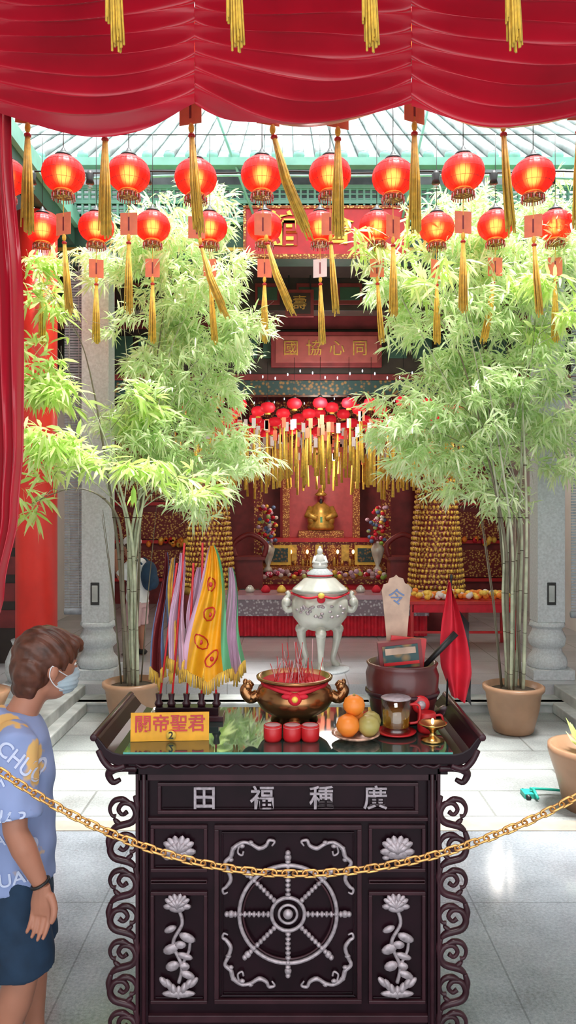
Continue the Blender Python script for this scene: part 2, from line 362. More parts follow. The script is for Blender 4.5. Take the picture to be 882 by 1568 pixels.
for z in np.arange(.6,4.4,.3): b.box(3.4,4.0,8.28,8.3,z,z+.2,'dred')
b.obj('door_2')
# ------------------------------------------------------------------ curtain valance
b=MB()
XS=[-3.2,-2.28,-1.342,-.404,.534,1.472,2.41]
for si in range(len(XS)-1):
    x0,x1=XS[si],XS[si+1]; ph=si*1.7
    def fn(u,v,x0=x0,x1=x1,ph=ph):
        c=4*u*(1-u); cat=1-abs(2*u-1)**2.1
        z=4.46-v*.80-(.04+.09*v)*cat - .010*math.sin(7*u+ph)*v
        t=10.5*v+.34*math.sin(3.2*u+ph+v*3)+.12*math.sin(6*u+v*9)
        w=math.sin(2*pi*t); a=.008+.034*math.sin(pi*u)**.6*(1+.25*math.sin(v*17+ph))
        y=3.2-a*(w+.22*math.sin(4*pi*t+1))-.05*cat*(.3+v)
        return (x0+(x1-x0)*u,y,z-.014*math.cos(2*pi*t)*c)
    b.grid(fn,44,200,'satin')
b.obj('red_swag_valance')
b=MB()
def fn(u,v):
    z=4.3-3.1*v
    k=[(-1.235,4.3),(-1.225,3.6),(-1.18,2.8),(-1.18,2.2),(-1.2,1.9),(-1.26,1.55),(-1.36,1.2)]
    for i in range(len(k)-1):
        if k[i][1]>=z>=k[i+1][1]-1e-6:
            t=(k[i][1]-z)/(k[i][1]-k[i+1][1]); t=t*t*(3-2*t); e=k[i][0]*(1-t)+k[i+1][0]*t; break
    w=.42-.28*v*v
    return (e-w*u,3.27+.03*math.sin(u*44+v*2)+.01*math.sin(u*90+z*3),z)
b.grid(fn,70,60,'satin'); b.obj('red_side_curtain')
# ------------------------------------------------------------------ lanterns
def lantern_mesh(tilt,tagmat='tag',tass=.5,seed=0,string=.8):
    rr=random.Random(seed); b=MB()
    R=.15; H=.122; prof=[]
    for i in range(15):
        a=-pi/2*.8+pi*.8*i/14; prof.append((R*math.cos(a)**.9,H*math.sin(a)/math.sin(pi/2*.8)))
    b.lathe(prof,(0,0,0),'lant',72,rib=.03,ribn=24)
    for i in range(24):
        a=2*pi*i/24; b.tube([(p[0]*1.005*math.cos(a),p[0]*1.005*math.sin(a),p[1]) for p in prof[::2]],.0012,'dred',4)
    for j in (4,7,10): b.tube([(prof[j][0]*1.03*math.cos(2*pi*i/36),prof[j][0]*1.03*math.sin(2*pi*i/36),prof[j][1]) for i in range(36)],.0012,'dred',4,closed=True)
    b.lathe([(.055,.118),(.066,.126),(.055,.142),(.03,.155),(.014,.18),(.006,.195)],(0,0,0),'black',16)
    b.lathe([(.06,-.116),(.068,-.124),(.068,-.13),(.058,-.136)],(0,0,0),'goldp',18)
    b.lathe([(.078,-.136),(.085,-.15),(.08,-.16)],(0,0,0),'carve2',18)
    for i in range(26):
        a=2*pi*i/26; b.tube([(.08*math.cos(a),.08*math.sin(a),-.155),(.083*math.cos(a),.083*math.sin(a),-.185)],.004,'pink' if i%2 else 'red',4)
    b.tube([(0,0,.18),(0,0,string)],.003,'black',5)
    b.ell((0,0,0),(.045,.045,.05),'bulb',12,8)
    tx,ty=tilt
    def P(z): 
        k=(-z-.15); return (tx*k*k*1.2,ty*k,z)
    b.tube([P(-.12),P(-.3),P(-.44)],.003,'yel',5)
    q=P(-.28); mx=Matrix.Translation(q)@Matrix.Rotation(rr.uniform(-.35,.35),4,'Z')
    b.box(-.062,.062,-.002,.002,-.16,0,tagmat,mx); b.box(-.006,.006,-.003,-.002,-.13,-.03,'dred',mx)
    b.ell(P(-.46),(.016,.016,.028),'yel',8,6); b.ell(P(-.5),(.02,.02,.014),'red',8,5)
    for i in range(34):
        a=rr.uniform(0,2*pi); r1=rr.uniform(.003,.034); L=tass*rr.uniform(.82,1.06)
        p0=Vector(P(-.49)); p1=Vector(P(-.5-L*.5)); p2=Vector(P(-.5-L))
        o=Vector((math.cos(a),math.sin(a),0))
        b.tube([p0+o*.008,p1+o*r1*.8,p2+o*r1],.0042,'yel',4)
    return b.mesh('red_lantern')
LM=[lantern_mesh(t,tm,.5,i) for i,(t,tm) in enumerate([((.0,0),'tag'),((.05,0),'tag'),((.25,.05),'tag'),((-.12,0),'tag'),((.02,.03),'tagw')])]
LS=lantern_mesh((0.02,0),'tag',.48,9,.24)
def lrow(D,z,xs,idx):
    for x,i in zip(xs,idx): inst('red_lantern',LM[i],(x,D+random.uniform(-.04,.04),z+random.uniform(-.015,.015)),random.uniform(-.3,.3))
lrow(5.4,4.35,[-2.06,-1.63,-1.155,-.673,-.19,.305,.768,1.27,1.78],[0,1,0,2,2,1,0,0,1])
lrow(6.45,4.39,[-2.15,-1.675,-1.175,-.684,-.205,.28,.775,1.3,1.8,2.32],[0,0,0,1,0,4,1,0,3,0])
lrow(3.85,4.36,[-1.36,-.96,-.51,-.11,.26,.66,1.11,1.5],[0,0,1,2,0,0,1,0])
for x in (-.61,-.195,.27,.765): inst('red_lantern',LS,(x,2.55,4.5))
b=MB()
for D,z in ((5.4,5.15),(6.45,5.19),(3.85,5.16)): b.tube([(-3.4,D,z),(3.9,D,z)],.005,'black',5)
b.tube([(-1.5,2.55,4.73),(1.6,2.55,4.73)],.006,'black',5)
for D,z in ((5.9,4.62),(4.4,4.45)):
    pts=[(x,D,z-.015*math.sin(x*3)**2) for x in np.arange(-2.6,3.2,.1)]; b.tube(pts,.006,'black',5)
    for x in np.arange(-2.5,3.1,.46): b.lathe([(.02,0),(.035,-.03),(.028,-.07),(.035,-.1)],(x,D,z),'black',8); b.ell((x,D,z-.13),(.025,.025,.035),'clear',8,6)
b.obj('lantern_support_cables')
b=MB()
for k,(D,z) in enumerate(((9.6,3.33),(10.3,3.3),(10.9,3.3),(11.5,3.28),(12.1,3.28),(12.7,3.3),(13.2,3.28))):
    for i in range(11):
        x=.045*D+(i-5)*.34+random.uniform(-.05,.05)+(.17 if k%2 else 0); zz=z+random.uniform(-.08,.06)
        b.lathe([(.03,-.07),(.08,-.05),(.1,0),(.08,.05),(.03,.07)],(x,D,zz),'lantf',12); b.lathe([(.04,.07),(.02,.1)],(x,D,zz),'black',8); b.lathe([(.035,-.09),(.035,-.07)],(x,D,zz),'goldp',8)
        b.tube([(x,D,zz+.1),(x,D,zz+.6)],.003,'black',4)
        b.box(x-.028,x+.028,D-.002,D+.002,zz-.32,zz-.2,'tag' if i%2 else 'tagw')
        for q in range(5 if k<3 else 3):
            dx=random.uniform(-.19,.19); l=random.uniform(.3,.66); dz=random.uniform(-.15,.12); xx=x+dx
            b.tube([(xx,D+.02*q,zz-.3+dz),(xx+random.uniform(-.02,.02),D+.02*q,zz-.38-l+dz)],[.008,.022],'yel',6)
            if random.random()<.75: b.box(xx-.026,xx+.026,D-.012,D-.008,zz-.38+dz,zz-.25+dz,'tagw' if random.random()<.5 else 'tag',Matrix.Translation((0,0,random.uniform(-.06,.06))))
for D in (9.8,11,12.2):
    for i in range(20): b.ell((.045*D-1.6+i*.165,D,3.72+.05*math.sin(i*1.3+D)),(.010,.01,.022),'led',6,4)
b.obj('hanging_lantern_cluster')
# ------------------------------------------------------------------ altar shrine
b=MB()
b.box(-1.9,3.1,14.3,14.5,.2,4.2,'dred')
b.box(-.15,1.37,14.2,14.28,1.4,3.2,pmat('rose_backdrop',(.5,.08,.09),.5,emis=(.7,.08,.08),es=.07))  # backdrop emits a little so it looks lit; not a lamp
for x in (-.62,1.72):
    b.box(x,x+.16,13.5,13.7,.2,3.6,'carve'); b.box(x,x+.2,13.45,13.72,.2,.5,'dred')
for x in (-.1,1.22): b.box(x,x+.13,13.9,14.0,1.2,3.3,'carve2')
b.box(-.7,1.95,13.4,13.7,3.5,3.9,'carve'); b.box(-.45,1.7,13.8,13.9,3.1,3.5,'carve')
b.box(-.45,1.7,13.3,14.1,.2,.85,'dred'); b.box(-.5,1.75,13.25,14.15,.85,.92,'carve2')
b.box(-.3,1.55,13.6,14.2,.92,1.35,'carve'); b.box(-.32,1.57,13.55,14.2,1.35,1.42,'red')
b.box(.2,1.04,13.8,14.2,1.42,1.55,'carve2')
for x in (-.35,1.2):
    b.box(x,x+.4,13.3,13.32,.95,1.3,'goldp'); b.box(x+.05,x+.35,13.29,13.3,1.0,1.25,'carve3')
for i in range(14): b.ell((-.3+i*.142,13.35,.98),(.03,.03,.05+.03*(i%3)),'gold' if i%2 else 'oldgold',8,6)
for i in range(7): b.box(-.22+i*.24,-.08+i*.24,13.57,13.6,1.0,1.3,'oldgold' if i%2 else 'carve2')
b.obj('altar_shrine')
b=MB()
b.lathe([(.24,0),(.26,.07),(.2,.18),(.2,.32),(.17,.44),(.08,.51),(.06,.53)],(0,0,0),'oldgold',20); 
for s in (-1,1): b.ell((s*.17,-.05,.2),(.09,.12,.13),'oldgold'); b.tube([(s*.19,0,.42),(s*.25,-.08,.28),(s*.08,-.2,.22)],[.06,.07,.05],'oldgold',10)
b.ell((0,-.02,.59),(.065,.07,.085),'dred'); b.ell((0,-.08,.53),(.03,.02,.07),'black',8,6); b.lathe([(.08,.64),(.12,.67),(.06,.72),(.04,.78),(.0,.8)],(0,0,0),'oldgold',14); b.box(-.02,.02,-.22,-.2,.0,.25,'fgreen'); b.obj('seated_deity_statue',(.62,13.95,1.56))
for x in (-.35,1.58):
    b=MB(); b.lathe([(.09,0),(.07,.05),(.03,.1),(.1,.3),(.12,.4),(.07,.5)],(0,0,0),'pearl',16)
    for i in range(70):
        a=random.uniform(0,2*pi); r=random.uniform(0,.2); h=random.uniform(.5,1.15)
        b.ell((r*math.cos(a),r*math.sin(a),h),(.04,.04,.035),random.choice(['flow','redcloth','leafy','goldp','lav','blue','tagw']),6,5)
    b.obj('altar_flower_vase',(x,13.05,.85))
b=MB()
for x in (.05,1.18,.35,.9): b.lathe([(.04,0),(.015,.03),(.015,.2),(.04,.22)],(x,13.4,.92),'brass',10); b.ell((x,13.4,1.18),(.025,.025,.04),'glow',8,6)
b.obj('altar_candle_lamps')
b=MB()
b.box(-.75,2.0,12.3,12.9,.7,.78,'carve'); b.box(-.7,1.95,12.35,12.85,.2,.7,'redcloth')
for i in range(90): b.ell((random.uniform(-.7,1.95),12.3+random.uniform(.0,.4),.81+random.uniform(0,.1)),(.045,.045,.04),random.choice(['flow','redcloth','goldp','lav','tagw','leafy','pink']),6,5)
b.obj('flower_offering_table')
p=empty('long_offering_table',(.55,10.3,.2)); b=MB()
b.box(-1.55,1.4,-.35,.35,.52,.58,pmat('mauve_lacquer',(.4,.22,.26),.25,0,.15,5)); b.box(-1.5,1.35,-.34,-.3,.3,.52,carved('carved_silver_apron',(.5,.45,.48),(.2,.14,.17),26,.1)); 
b.obj('top',parent=p)
b=MB(); b.grid(lambda u,v:(-1.48+2.82*u,-.28+.02*math.sin(u*190),.5-.48*v),260,2,'redcloth'); b.box(-1.4,1.3,-.24,.3,.0,.5,'dred'); b.obj('red_skirt',parent=p)
b=MB()
for i in range(12): b.lathe([(.05,0),(.07,.03),(.05,.07),(.02,.1)],(-1.3+i*.22,.0,.58),random.choice(['pearl','brass','redcloth','goldp']),10)
b.obj('offerings',parent=p)
p=empty('red_fruit_offering_table',(2.15,9.4,.2)); b=MB(); b.box(-.65,.7,-.3,.3,.56,.6,'red'); b.box(-.62,.67,-.29,-.27,.46,.56,'redcloth')
for x in (-.62,.64):
    for y in (-.27,.25): b.box(x-.02,x+.02,y-.02,y+.02,0,.58,'red')
b.box(-.6,.64,-.28,-.25,.2,.23,'red'); b.obj('frame',parent=p,bevel=.004); b=MB()
for i in range(110): b.ell((random.uniform(-.55,.6),random.uniform(-.22,.2),.63+abs(random.gauss(0,.03))),(.04,.04,.035),random.choice(['goldp','orange','yel','tagw']),8,5)
b.obj('fruit_and_sweets',parent=p)
def tower(name,x,y,z0,r0,r1,h):
    b=MB(); n=22; b.lathe([(r0*1.05,0),(r0*1.05,.1),(r0*.95,.12)],(0,0,0),'oldgold',28); prof=[]
    for i in range(n):
        t=i/n; r=r0*(1-t)+r1*t; z=.12+h*t; prof+= [(r,z),(r,z+h/n*.75),(r*.95,z+h/n*.8)]
        m=int(2*pi*r/.06)
        for k in range(m):
            a=2*pi*(k+.5*(i%2))/m
            b.ell((r*1.0*math.cos(a),r*1.0*math.sin(a),z+h/n*.42),(.022,.022,.028),'goldp' if (k+i)%3 else 'oldgold',5,4)
    prof.append((0,.12+h*1.04)); b.lathe(prof,(0,0,0),'carve',40); b.lathe([(r1,h+.1),(r1*.6,h+.25),(.03,h+.4),(0,h+.45)],(0,0,0),'gold',20)
    b.lathe([(r0*1.15,-z0+.2),(r0*1.15,0)],(0,0,0),'dred',28); b.obj(name,(x,y,z0))
tower('golden_votive_tower',-1.18,11.1,.68,.38,.24,1.65); tower('golden_votive_tower',2.2,11.0,.66,.41,.26,1.7)
for nm,x in (('gilded_side_altar',-2.45),('gilded_side_altar',3.25)):
    b=MB(); b.box(-.8,.8,-.2,.3,0,3.2,'dred'); 
    for z in (.5,1.2,1.9,2.6): b.box(-.7,.7,-.26,-.2,z,z+.5,'carve'); b.box(-.75,.75,-.28,-.2,z-.08,z-.02,'red')
    for i in range(20): b.ell((random.uniform(-.6,.6),-.3,1.1+random.uniform(0,.1)),(.05,.05,.06),random.choice(['redcloth','goldp','orange']),6,5)
    b.obj(nm,(x,13.9,.2))
for x in (-.6,1.8):
    b=MB(); b.box(-.22,.22,-.25,.25,0,.1,'dred'); b.box(-.2,.2,-.2,.2,.1,.95,'dred'); b.box(-.15,.15,-.215,-.2,.2,.5,'carve3'); b.box(-.24,.24,-.25,.25,.95,1.0,'dred')
    b.tube(cr([(-.22,-.2,1.0),(-.25,-.2,1.2),(0,-.2,1.35),(.25,-.2,1.2),(.22,-.2,1.0)],6),.04,'dred',8); b.obj('carved_incense_cabinet',(x,11.75,.2))
# ------------------------------------------------------------------ tripod censer
b=MB()
b.lathe([(.0,.42),(.12,.43),(.22,.48),(.29,.57),(.31,.67),(.3,.76),(.27,.8),(.29,.83),(.3,.85)],(0,0,0),'pearl',36)
b.lathe([(.3,.85),(.28,.88),(.22,.93),(.17,.98),(.12,1.0)],(0,0,0),'pearl',36,rib=.04,ribn=12)
b.lathe([(.1,.98),(.14,1.02),(.14,1.04),(.1,1.07),(.08,1.09)],(0,0,0),'stone',20); b.lathe([(.135,1.01),(.145,1.02),(.135,1.03)],(0,0,0),'redcloth',20)
b.ell((0,0,1.12),(.085,.07,.045),'white'); b.ell((0,0,1.19),(.052,.045,.07),'white'); 
for s in (-1,1): b.tube([(s*.045,0,1.22),(s*.07,-.03,1.16),(s*.01,-.06,1.15)],[.02,.02,.015],'white',8)
b.ell((0,-.005,1.275),(.032,.034,.038),'white'); b.ell((0,0,1.315),(.016,.016,.018),'white')
for s in (-1,1):
    b.tube(cr([(s*.29,0,.66),(s*.35,0,.64),(s*.385,0,.72),(s*.34,0,.8),(s*.36,0,.84)],6),[.035,.035,.03,.02],'pearl',8); b.ell((s*.36,-.01,.73),(.045,.05,.05),'pearl')
for a in (-pi/2,pi/6,5*pi/6):
    c,s_=math.cos(a),math.sin(a)
    b.tube(cr([(.15*c,.15*s_,.48),(.23*c,.23*s_,.4),(.2*c,.2*s_,.22),(.17*c,.17*s_,.1),(.22*c,.22*s_,.02)],6),[.06,.055,.035,.03,.045],'pearl',10); b.ell((.24*c,.24*s_,.42),(.06,.06,.06),'pearl',10,6)
b.tube(cr([(-.31,-.05,.83),(-.15,-.28,.8),(0,-.31,.82),(.15,-.28,.8),(.31,-.05,.83)],6),.012,'redcloth',6); b.ell((0,-.31,.79),(.045,.03,.04),'redcloth'); b.ell((0,-.33,.83),(.035,.02,.03),'goldp')
for i in range(30):
    a=random.uniform(-1,1)-pi/2; b.ell((.3*math.cos(a),.3*math.sin(a),random.uniform(.6,.72)),(.024,.024,.016),'silver',6,4)
b.lathe([(.32,0),(.32,.02)],(0,0,0),'stone',24)
b.obj('tripod_incense_censer',(.345,8.0,.2))
# ------------------------------------------------------------------ plants
def leaves(blobs,D0,dr,dens,L=(.1,.17),W=.0095,seed=1,shell=.5):
    g=np.random.default_rng(seed); V=[];F=[];o=0
    for (x,z,rx,rz,*rest) in blobs:
        D=rest[0] if rest else D0; ns=int(dens*pi*rx*rz/6)
        ng=max(3,int(ns/14)); G=[]
        for _ in range(ng):
            q=g.normal(size=3); q/=np.linalg.norm(q); q*=g.random()**shell*1.1
            G.append((q,np.array([x+q[0]*rx,D+q[1]*dr,z+q[2]*rz])))
        for i_ in range(ns):
            q,c=G[g.integers(0,ng)]
            p=c+g.normal(size=3)*np.array([.085,.085,.045])
            td=np.array([q[0]*.9+g.normal()*.5,q[1]*.8+g.normal()*.4,-.1+g.normal()*.35]); td/=np.linalg.norm(td)
            for k in range(g.integers(5,9)):
                d=td*g.uniform(.5,1)+g.normal(size=3)*.42; d[2]-=.12; d/=np.linalg.norm(d)
                l=g.uniform(*L); w=W*g.uniform(.8,1.25); s=np.cross(d,g.normal(size=3)*.5+np.array([0,.3,1])); s/=np.linalg.norm(s)+1e-9
                dz=np.array([0,0,-1.]); b0=p+td*g.uniform(-.06,.06)
                V+=[b0,b0+d*l*.3+s*w,b0+d*l*.3-s*w,b0+d*l*.68+s*w*.8+dz*l*.07,b0+d*l*.68-s*w*.8+dz*l*.07,b0+d*l+dz*l*.2]
                F+=[(o,o+2,o+1),(o+1,o+2,o+4,o+3),(o+3,o+4,o+5)]; o+=6
    return np.array(V),F
def potted_bamboo(loc,blobs,yblobs,seed,k=1.0):
    p=empty('potted_bamboo',loc)
    R=random.Random(seed); LV=Vector(loc)
    b=MB(); b.lathe([(.15,0),(.17,.02),(.215,.2),(.235,.34),(.262,.37),(.262,.4),(.235,.41),(.225,.36),(0,.35)],(0,0,0),'terra',36); b.lathe([(.225,.355),(.12,.375),(0,.38)],(0,0,0),'soil',20); b.obj('pot',parent=p)
    b=MB()
    allb=blobs+yblobs; prev=None
    for i,bl in enumerate(allb):
        D=bl[4] if len(bl)>4 else 6.85
        t=Vector((bl[0],D,bl[1]))-LV
        if i%2 and prev is not None:
            s0=prev[15]; P=cr([s0,(s0+t)/2+Vector((0,0,.12)),t],8); b.tube(P,[.006,.004,.002],'culm',6)
        else:
            a=R.uniform(0,2*pi); r=R.uniform(.02,.085); s0=Vector((r*math.cos(a),r*math.sin(a),.35))
            k1=Vector((s0.x*1.3+t.x*.02+R.uniform(-.04,.04),s0.y*1.2+R.uniform(-.05,.05),1.1))
            k2=Vector((k1.x*1.15+t.x*.05+R.uniform(-.04,.04),k1.y+t.y*.1,1.85))
            hz=max(2.2,t.z); k3=Vector((k2.x+(t.x-k2.x)*.42,k2.y+(t.y-k2.y)*.5,1.85+(hz-1.85)*.72))
            P=cr([s0,k1,k2,k3,t],7); prev=P
            rad=R.uniform(.011,.017); b.tube(P,[rad,rad,rad*.8,rad*.3,.002],'culm' if i%3 else 'culmd',8)
            for z in range(2,18,3): b.ell(P[z],(rad*1.2,rad*1.2,.005),'soil',8,4)
        for q in range(5): 
            c=P[-3-q]; e=t+Vector((R.gauss(0,bl[2]*.6),R.gauss(0,.25),R.gauss(0,bl[3]*.6))); b.tube([c,(c+e)/2+Vector((0,0,.06)),e],[.0028,.002,.001],'culmd' if q%2 else 'culm',4)
    for i in range(4):
        a=R.uniform(0,2*pi); b.tube([(.1*math.cos(a),.1*math.sin(a),.35),(.17*math.cos(a),.2*math.sin(a),1.1),(.28*math.cos(a),.3*math.sin(a),1.75+R.random()*.2)],[.007,.005,.002],'culmd',6)
    b.obj('culms',parent=p)
    for nm,bs,mt,W,L,dens in (('foliage',blobs,'leaf',.009,(.09,.16),3600*k),('young_foliage',yblobs,'leafy',.014,(.13,.21),950*k)):
        if not bs: continue
        V,F=leaves(bs,6.85,.5,dens,L,W,seed); V=V-np.array(loc)
        me=bpy.data.meshes.new(nm); me.from_pydata(V.tolist(),[],F); me.materials.append(M[mt]); me.update()
        o=bpy.data.objects.new(nm,me); S.collection.objects.link(o); o.parent=p
    return p
LB=[(-.85,4.72,.4,.28,7.1),(-1.24,4.3,.42,.42,7.0),(-.73,3.96,.42,.27),(-.54,3.5,.38,.2),(-1.1,3.5,.55,.42),(-.95,3.0,.48,.32),(-1.3,2.75,.45,.34),(-1.1,2.4,.52,.28),(-.58,2.44,.34,.27),(-.82,2.0,.3,.16),(-.36,3.62,.22,.12),(-1.65,4.4,.3,.3,7.1)]
LY=[(-2.1,3.85,.26,.38,6.4),(-1.95,3.05,.4,.32,6.2),(-1.8,2.46,.42,.25,6.1),(-2.1,2.3,.14,.25,6.1),(-2.1,3.2,.17,.35,6.2),(-1.3,2.28,.45,.16,6.2),(-2.2,1.95,.1,.12,6.2),(-1.5,2.75,.3,.2,6.2),(-1.0,2.1,.3,.12,6.3)]
RB=[(1.0,4.05,.38,.22),(1.68,4.3,.5,.34),(2.3,4.1,.45,.5),(1.56,3.7,.5,.38),(2.15,3.3,.55,.45),(1.45,3.1,.42,.32),(1.12,2.72,.32,.27),(1.75,2.8,.6,.4),(2.4,2.6,.36,.4),(1.4,2.36,.52,.26),(1.8,2.08,.4,.2),(2.5,4.75,.4,.35,7.2),(1.6,4.75,.45,.25,7.2)]
RY=[(.72,4.28,.3,.12,6.6),(1.15,4.35,.25,.12,6.6),(2.2,3.6,.35,.3,6.3),(1.3,3.85,.3,.1,6.4)]
potted_bamboo((-1.38,6.55,0),LB,LY,3); potted_bamboo((1.95,6.4,0),RB,RY,5)
b=MB(); b.lathe([(.15,0),(.2,.2),(.25,.36),(.25,.4),(.22,.4),(.2,.34),(0,.33)],(0,0,0),'terra',30)
R=random.Random(4)
for i in range(22):
    a=R.uniform(0,2*pi); t=R.uniform(.05,.2); h=R.uniform(.25,.5); e=Vector((math.cos(a)*t,math.sin(a)*t,.35+h*.6)); s=Vector((-math.sin(a),math.cos(a),0))*.03
    b.add([(0,0,.34),e*.6+s+Vector((0,0,.12)),e*.6-s+Vector((0,0,.12)),e],[(0,1,3,2)],'leafy')
b.obj('potted_leafy_plant',(1.93,4.75,0))
b=MB(); b.tube(cr([(0,0,.05),(.15,.02,.035),(.35,-.01,.03),(.7,.03,.03)],6),.009,'plastic',8); b.box(-.05,.03,-.05,.05,.0,.03,'plastic'); b.tube([(-.03,.06,.015),(-.03,-.08,.015)],.015,'black',8); b.tube([(.02,0,.05),(.02,-.1,.02)],.01,'plastic',6); b.obj('green_watering_hose',(1.62,4.95,0))
b=MB()
R=random.Random(8)
for i in range(12): b.tube([(R.uniform(-.1,.1),R.uniform(-.1,.1),.3),(R.uniform(-.25,.2),R.uniform(-.1,.1),1.0+R.uniform(0,.5))],.007,'culm',6)
b.lathe([(.15,0),(.2,.2),(.25,.32),(.2,.32),(0,.3)],(0,0,0),'terra',28); b.obj('potted_dry_bamboo',(-2.4,5.7,.2))
# ------------------------------------------------------------------ front altar table
T=empty('carved_altar_table',(0,2.6,0))
TZ=1.076
b=MB()
b.box(-.53,.53,.02,.45,.03,1.0,'wood')
b.box(-.56,.56,-.01,.48,.98,1.035,'wood'); b.box(-.535,.535,0,.46,.955,.98,'wood2')
b.box(-.555,.555,-.015,.47,0,.06,'wood')
def frame(x0,x1,z0,z1,w=.016,t=.014,m='wood2'):
    b.box(x0,x1,.02-t,.02,z0,z0+w,m); b.box(x0,x1,.02-t,.02,z1-w,z1,m); b.box(x0,x0+w,.02-t,.02,z0+w,z1-w,m); b.box(x1-w,x1,.02-t,.02,z0+w,z1-w,m)
    k=w*1.3; b.box(x0+k,x1-k,.02-t*.5,.02,z0+k,z0+k+.004,'wood'); 
frame(-.46,.46,.835,.945,.012); frame(-.26,.26,.165,.795,.016); 
frame(-.235,.235,.19,.77,.005,.01,'wood')
for s in (-1,1):
    x0,x1=(.285,.485) if s>0 else (-.485,-.285)
    frame(x0,x1,.63,.795,.012); frame(x0,x1,.165,.56,.012); frame(x0,x1,.588,.602,.004)
    b.box(.507*s-.015,.507*s+.015,-.0,.03,.06,.98,'wood')
    b.tube([(.507*s,-.0,.06),(.507*s,-.0,.98)],.008,'wood2',8)
b.box(-.53,.53,.005,.03,.81,.822,'wood2'); b.box(-.53,.53,.005,.03,.1,.125,'wood2')
b.obj('cabinet',parent=T,bevel=.003)
b=MB()
top=[(-.56,1.035),(-.58,1.03),(-.612,1.04),(-.64,1.07),(-.66,1.11),(-.672,1.128),(-.66,1.137),(-.645,1.122),(-.62,1.09),(-.597,1.076),(-.57,1.07)]
top+= [(-x,z) for x,z in top[::-1]]
b.prism(top,-.07,.53,'wood')
for s in (-1,1):
    b.tube([(s*.665,-.075,1.128),(s*.665,.535,1.128)],.013,'wood2',10); b.tube(cr([(s*.56,-.06,1.03),(s*.6,-.065,1.02),(s*.63,-.065,1.045),(s*.65,-.065,1.085)],5),.012,'wood2',8)
b.obj('flared_top',parent=T,bevel=.004)
b=MB(); b.box(-.565,.565,-.065,.52,1.0705,1.0765,'gtop'); b.box(-.565,.565,-.0665,-.065,1.069,1.0765,'gedge'); b.obj('glass_sheet',parent=T)
b=MB()
for i in range(9): b.tube(cr([(-.54+i*.12,-.02,1.03),(-.51+i*.12,-.025,1.012),(-.48+i*.12,-.025,1.018),(-.45+i*.12,-.025,1.012),(-.42+i*.12,-.02,1.03)],4),.007,'wood2',6)
b.obj('apron',parent=T)
b=MB()
for s in (-1,1):
    cx=.58*s; y=0.0
    b.box(min(s*.524,s*.534),max(s*.524,s*.534),-.01,.02,.03,1.0,'wood2')
    b.tube(cr([(s*.53,y,1.0),(s*.6,y,1.0),(s*.63,y,.98),(s*.615,y,.95),(s*.59,y,.96)],5),[.014,.016,.012,.008],'wood2',8)
    k=0
    for z in np.arange(.09,.95,.125):
        sd=1 if k%2 else -1; k+=1
        def q(x,zz): return (cx+s*sd*x,y,z+zz)
        b.tube(cr([q(-.042,-.062),q(-.02,-.045),q(.03,-.03),q(.046,.0),q(.03,.032),q(.0,.036),q(-.016,.014),q(-.002,-.004),q(.014,.006)],5),[.008,.013,.013,.012,.011,.009,.008,.007,.009],'wood2',8)
        b.tube(cr([q(.03,.032),q(.0,.05),q(-.03,.045),q(-.046,.02),q(-.04,-.005),q(-.025,-.01)],5),[.006,.011,.01,.007,.006,.009],'wood2',8)
        b.tube(cr([q(.046,0),q(.05,.03),q(.042,.062)],5),[.01,.012,.008],'wood2',8)
        b.ell(q(-.02,-.03),(.02,.009,.009),'wood2',8,5,rot=Matrix.Rotation(.7*s*sd,3,'Y'))
b.obj('openwork_brackets',parent=T)
b=MB(); wc=Vector((0,.004,.484))
def ring(R,r,m='silver',n=48): b.tube([(wc.x+R*math.cos(2*pi*i/n),wc.y,wc.z+R*math.sin(2*pi*i/n)) for i in range(n)],r,m,8,closed=True)
ring(.172,.0075); ring(.158,.004,'wood2'); ring(.058,.007); ring(.032,.005); b.ell(wc,(.018,.012,.018),'silver')
for i in range(8):
    a=i*pi/4+pi/2; dr=Vector((math.cos(a),0,math.sin(a))); b.tube([wc+dr*.06,wc+dr*.2],.0045,'silver',8)
    for k in range(9):
        q=.07+k*.0165; b.ell(wc+dr*q,(.0105,.01,.0075) if abs(dr.z)>.9 else (.0075,.01,.0105) if abs(dr.x)>.9 else (.009,.01,.009),'silver',8,6)
    b.ell(wc+dr*.215,(.01,.01,.01),'silver',8,6); b.ell(wc+dr*.2,(.013,.01,.013),'silver',8,6)
b.obj('dharma_wheel_relief',parent=T)
b=MB()
for sx in (-1,1):
    for sz in (-1,1):
        X=sx*.222; Z=.484+sz*.25
        def q(x,z): return (X-sx*x,.008,Z-sz*z)
        b.tube(cr([q(.165,.012),q(.175,-.004),q(.155,-.008),q(.145,.01),q(.12,.02),q(.09,.004),q(.06,.0),q(.03,.02),q(.02,.05),q(.0,.07),q(.012,.1),q(.02,.13),q(.005,.155),q(-.008,.165),q(-.004,.18),q(.01,.175)],5),[.003,.006,.008,.006,.009,.007,.008,.005,.003],'silver',7)
        for (x,z) in ((.12,.02),(.03,.02),(.012,.1),(.09,.0),(.06,.012),(.02,.06)): b.ell(q(x,z),(.011,.008,.008),'silver',8,5)
        b.tube(cr([q(.05,.01),q(.045,.035),q(.06,.045),q(.065,.03)],4),.004,'silver',6)
b.obj('silver_scroll_relief',parent=T)
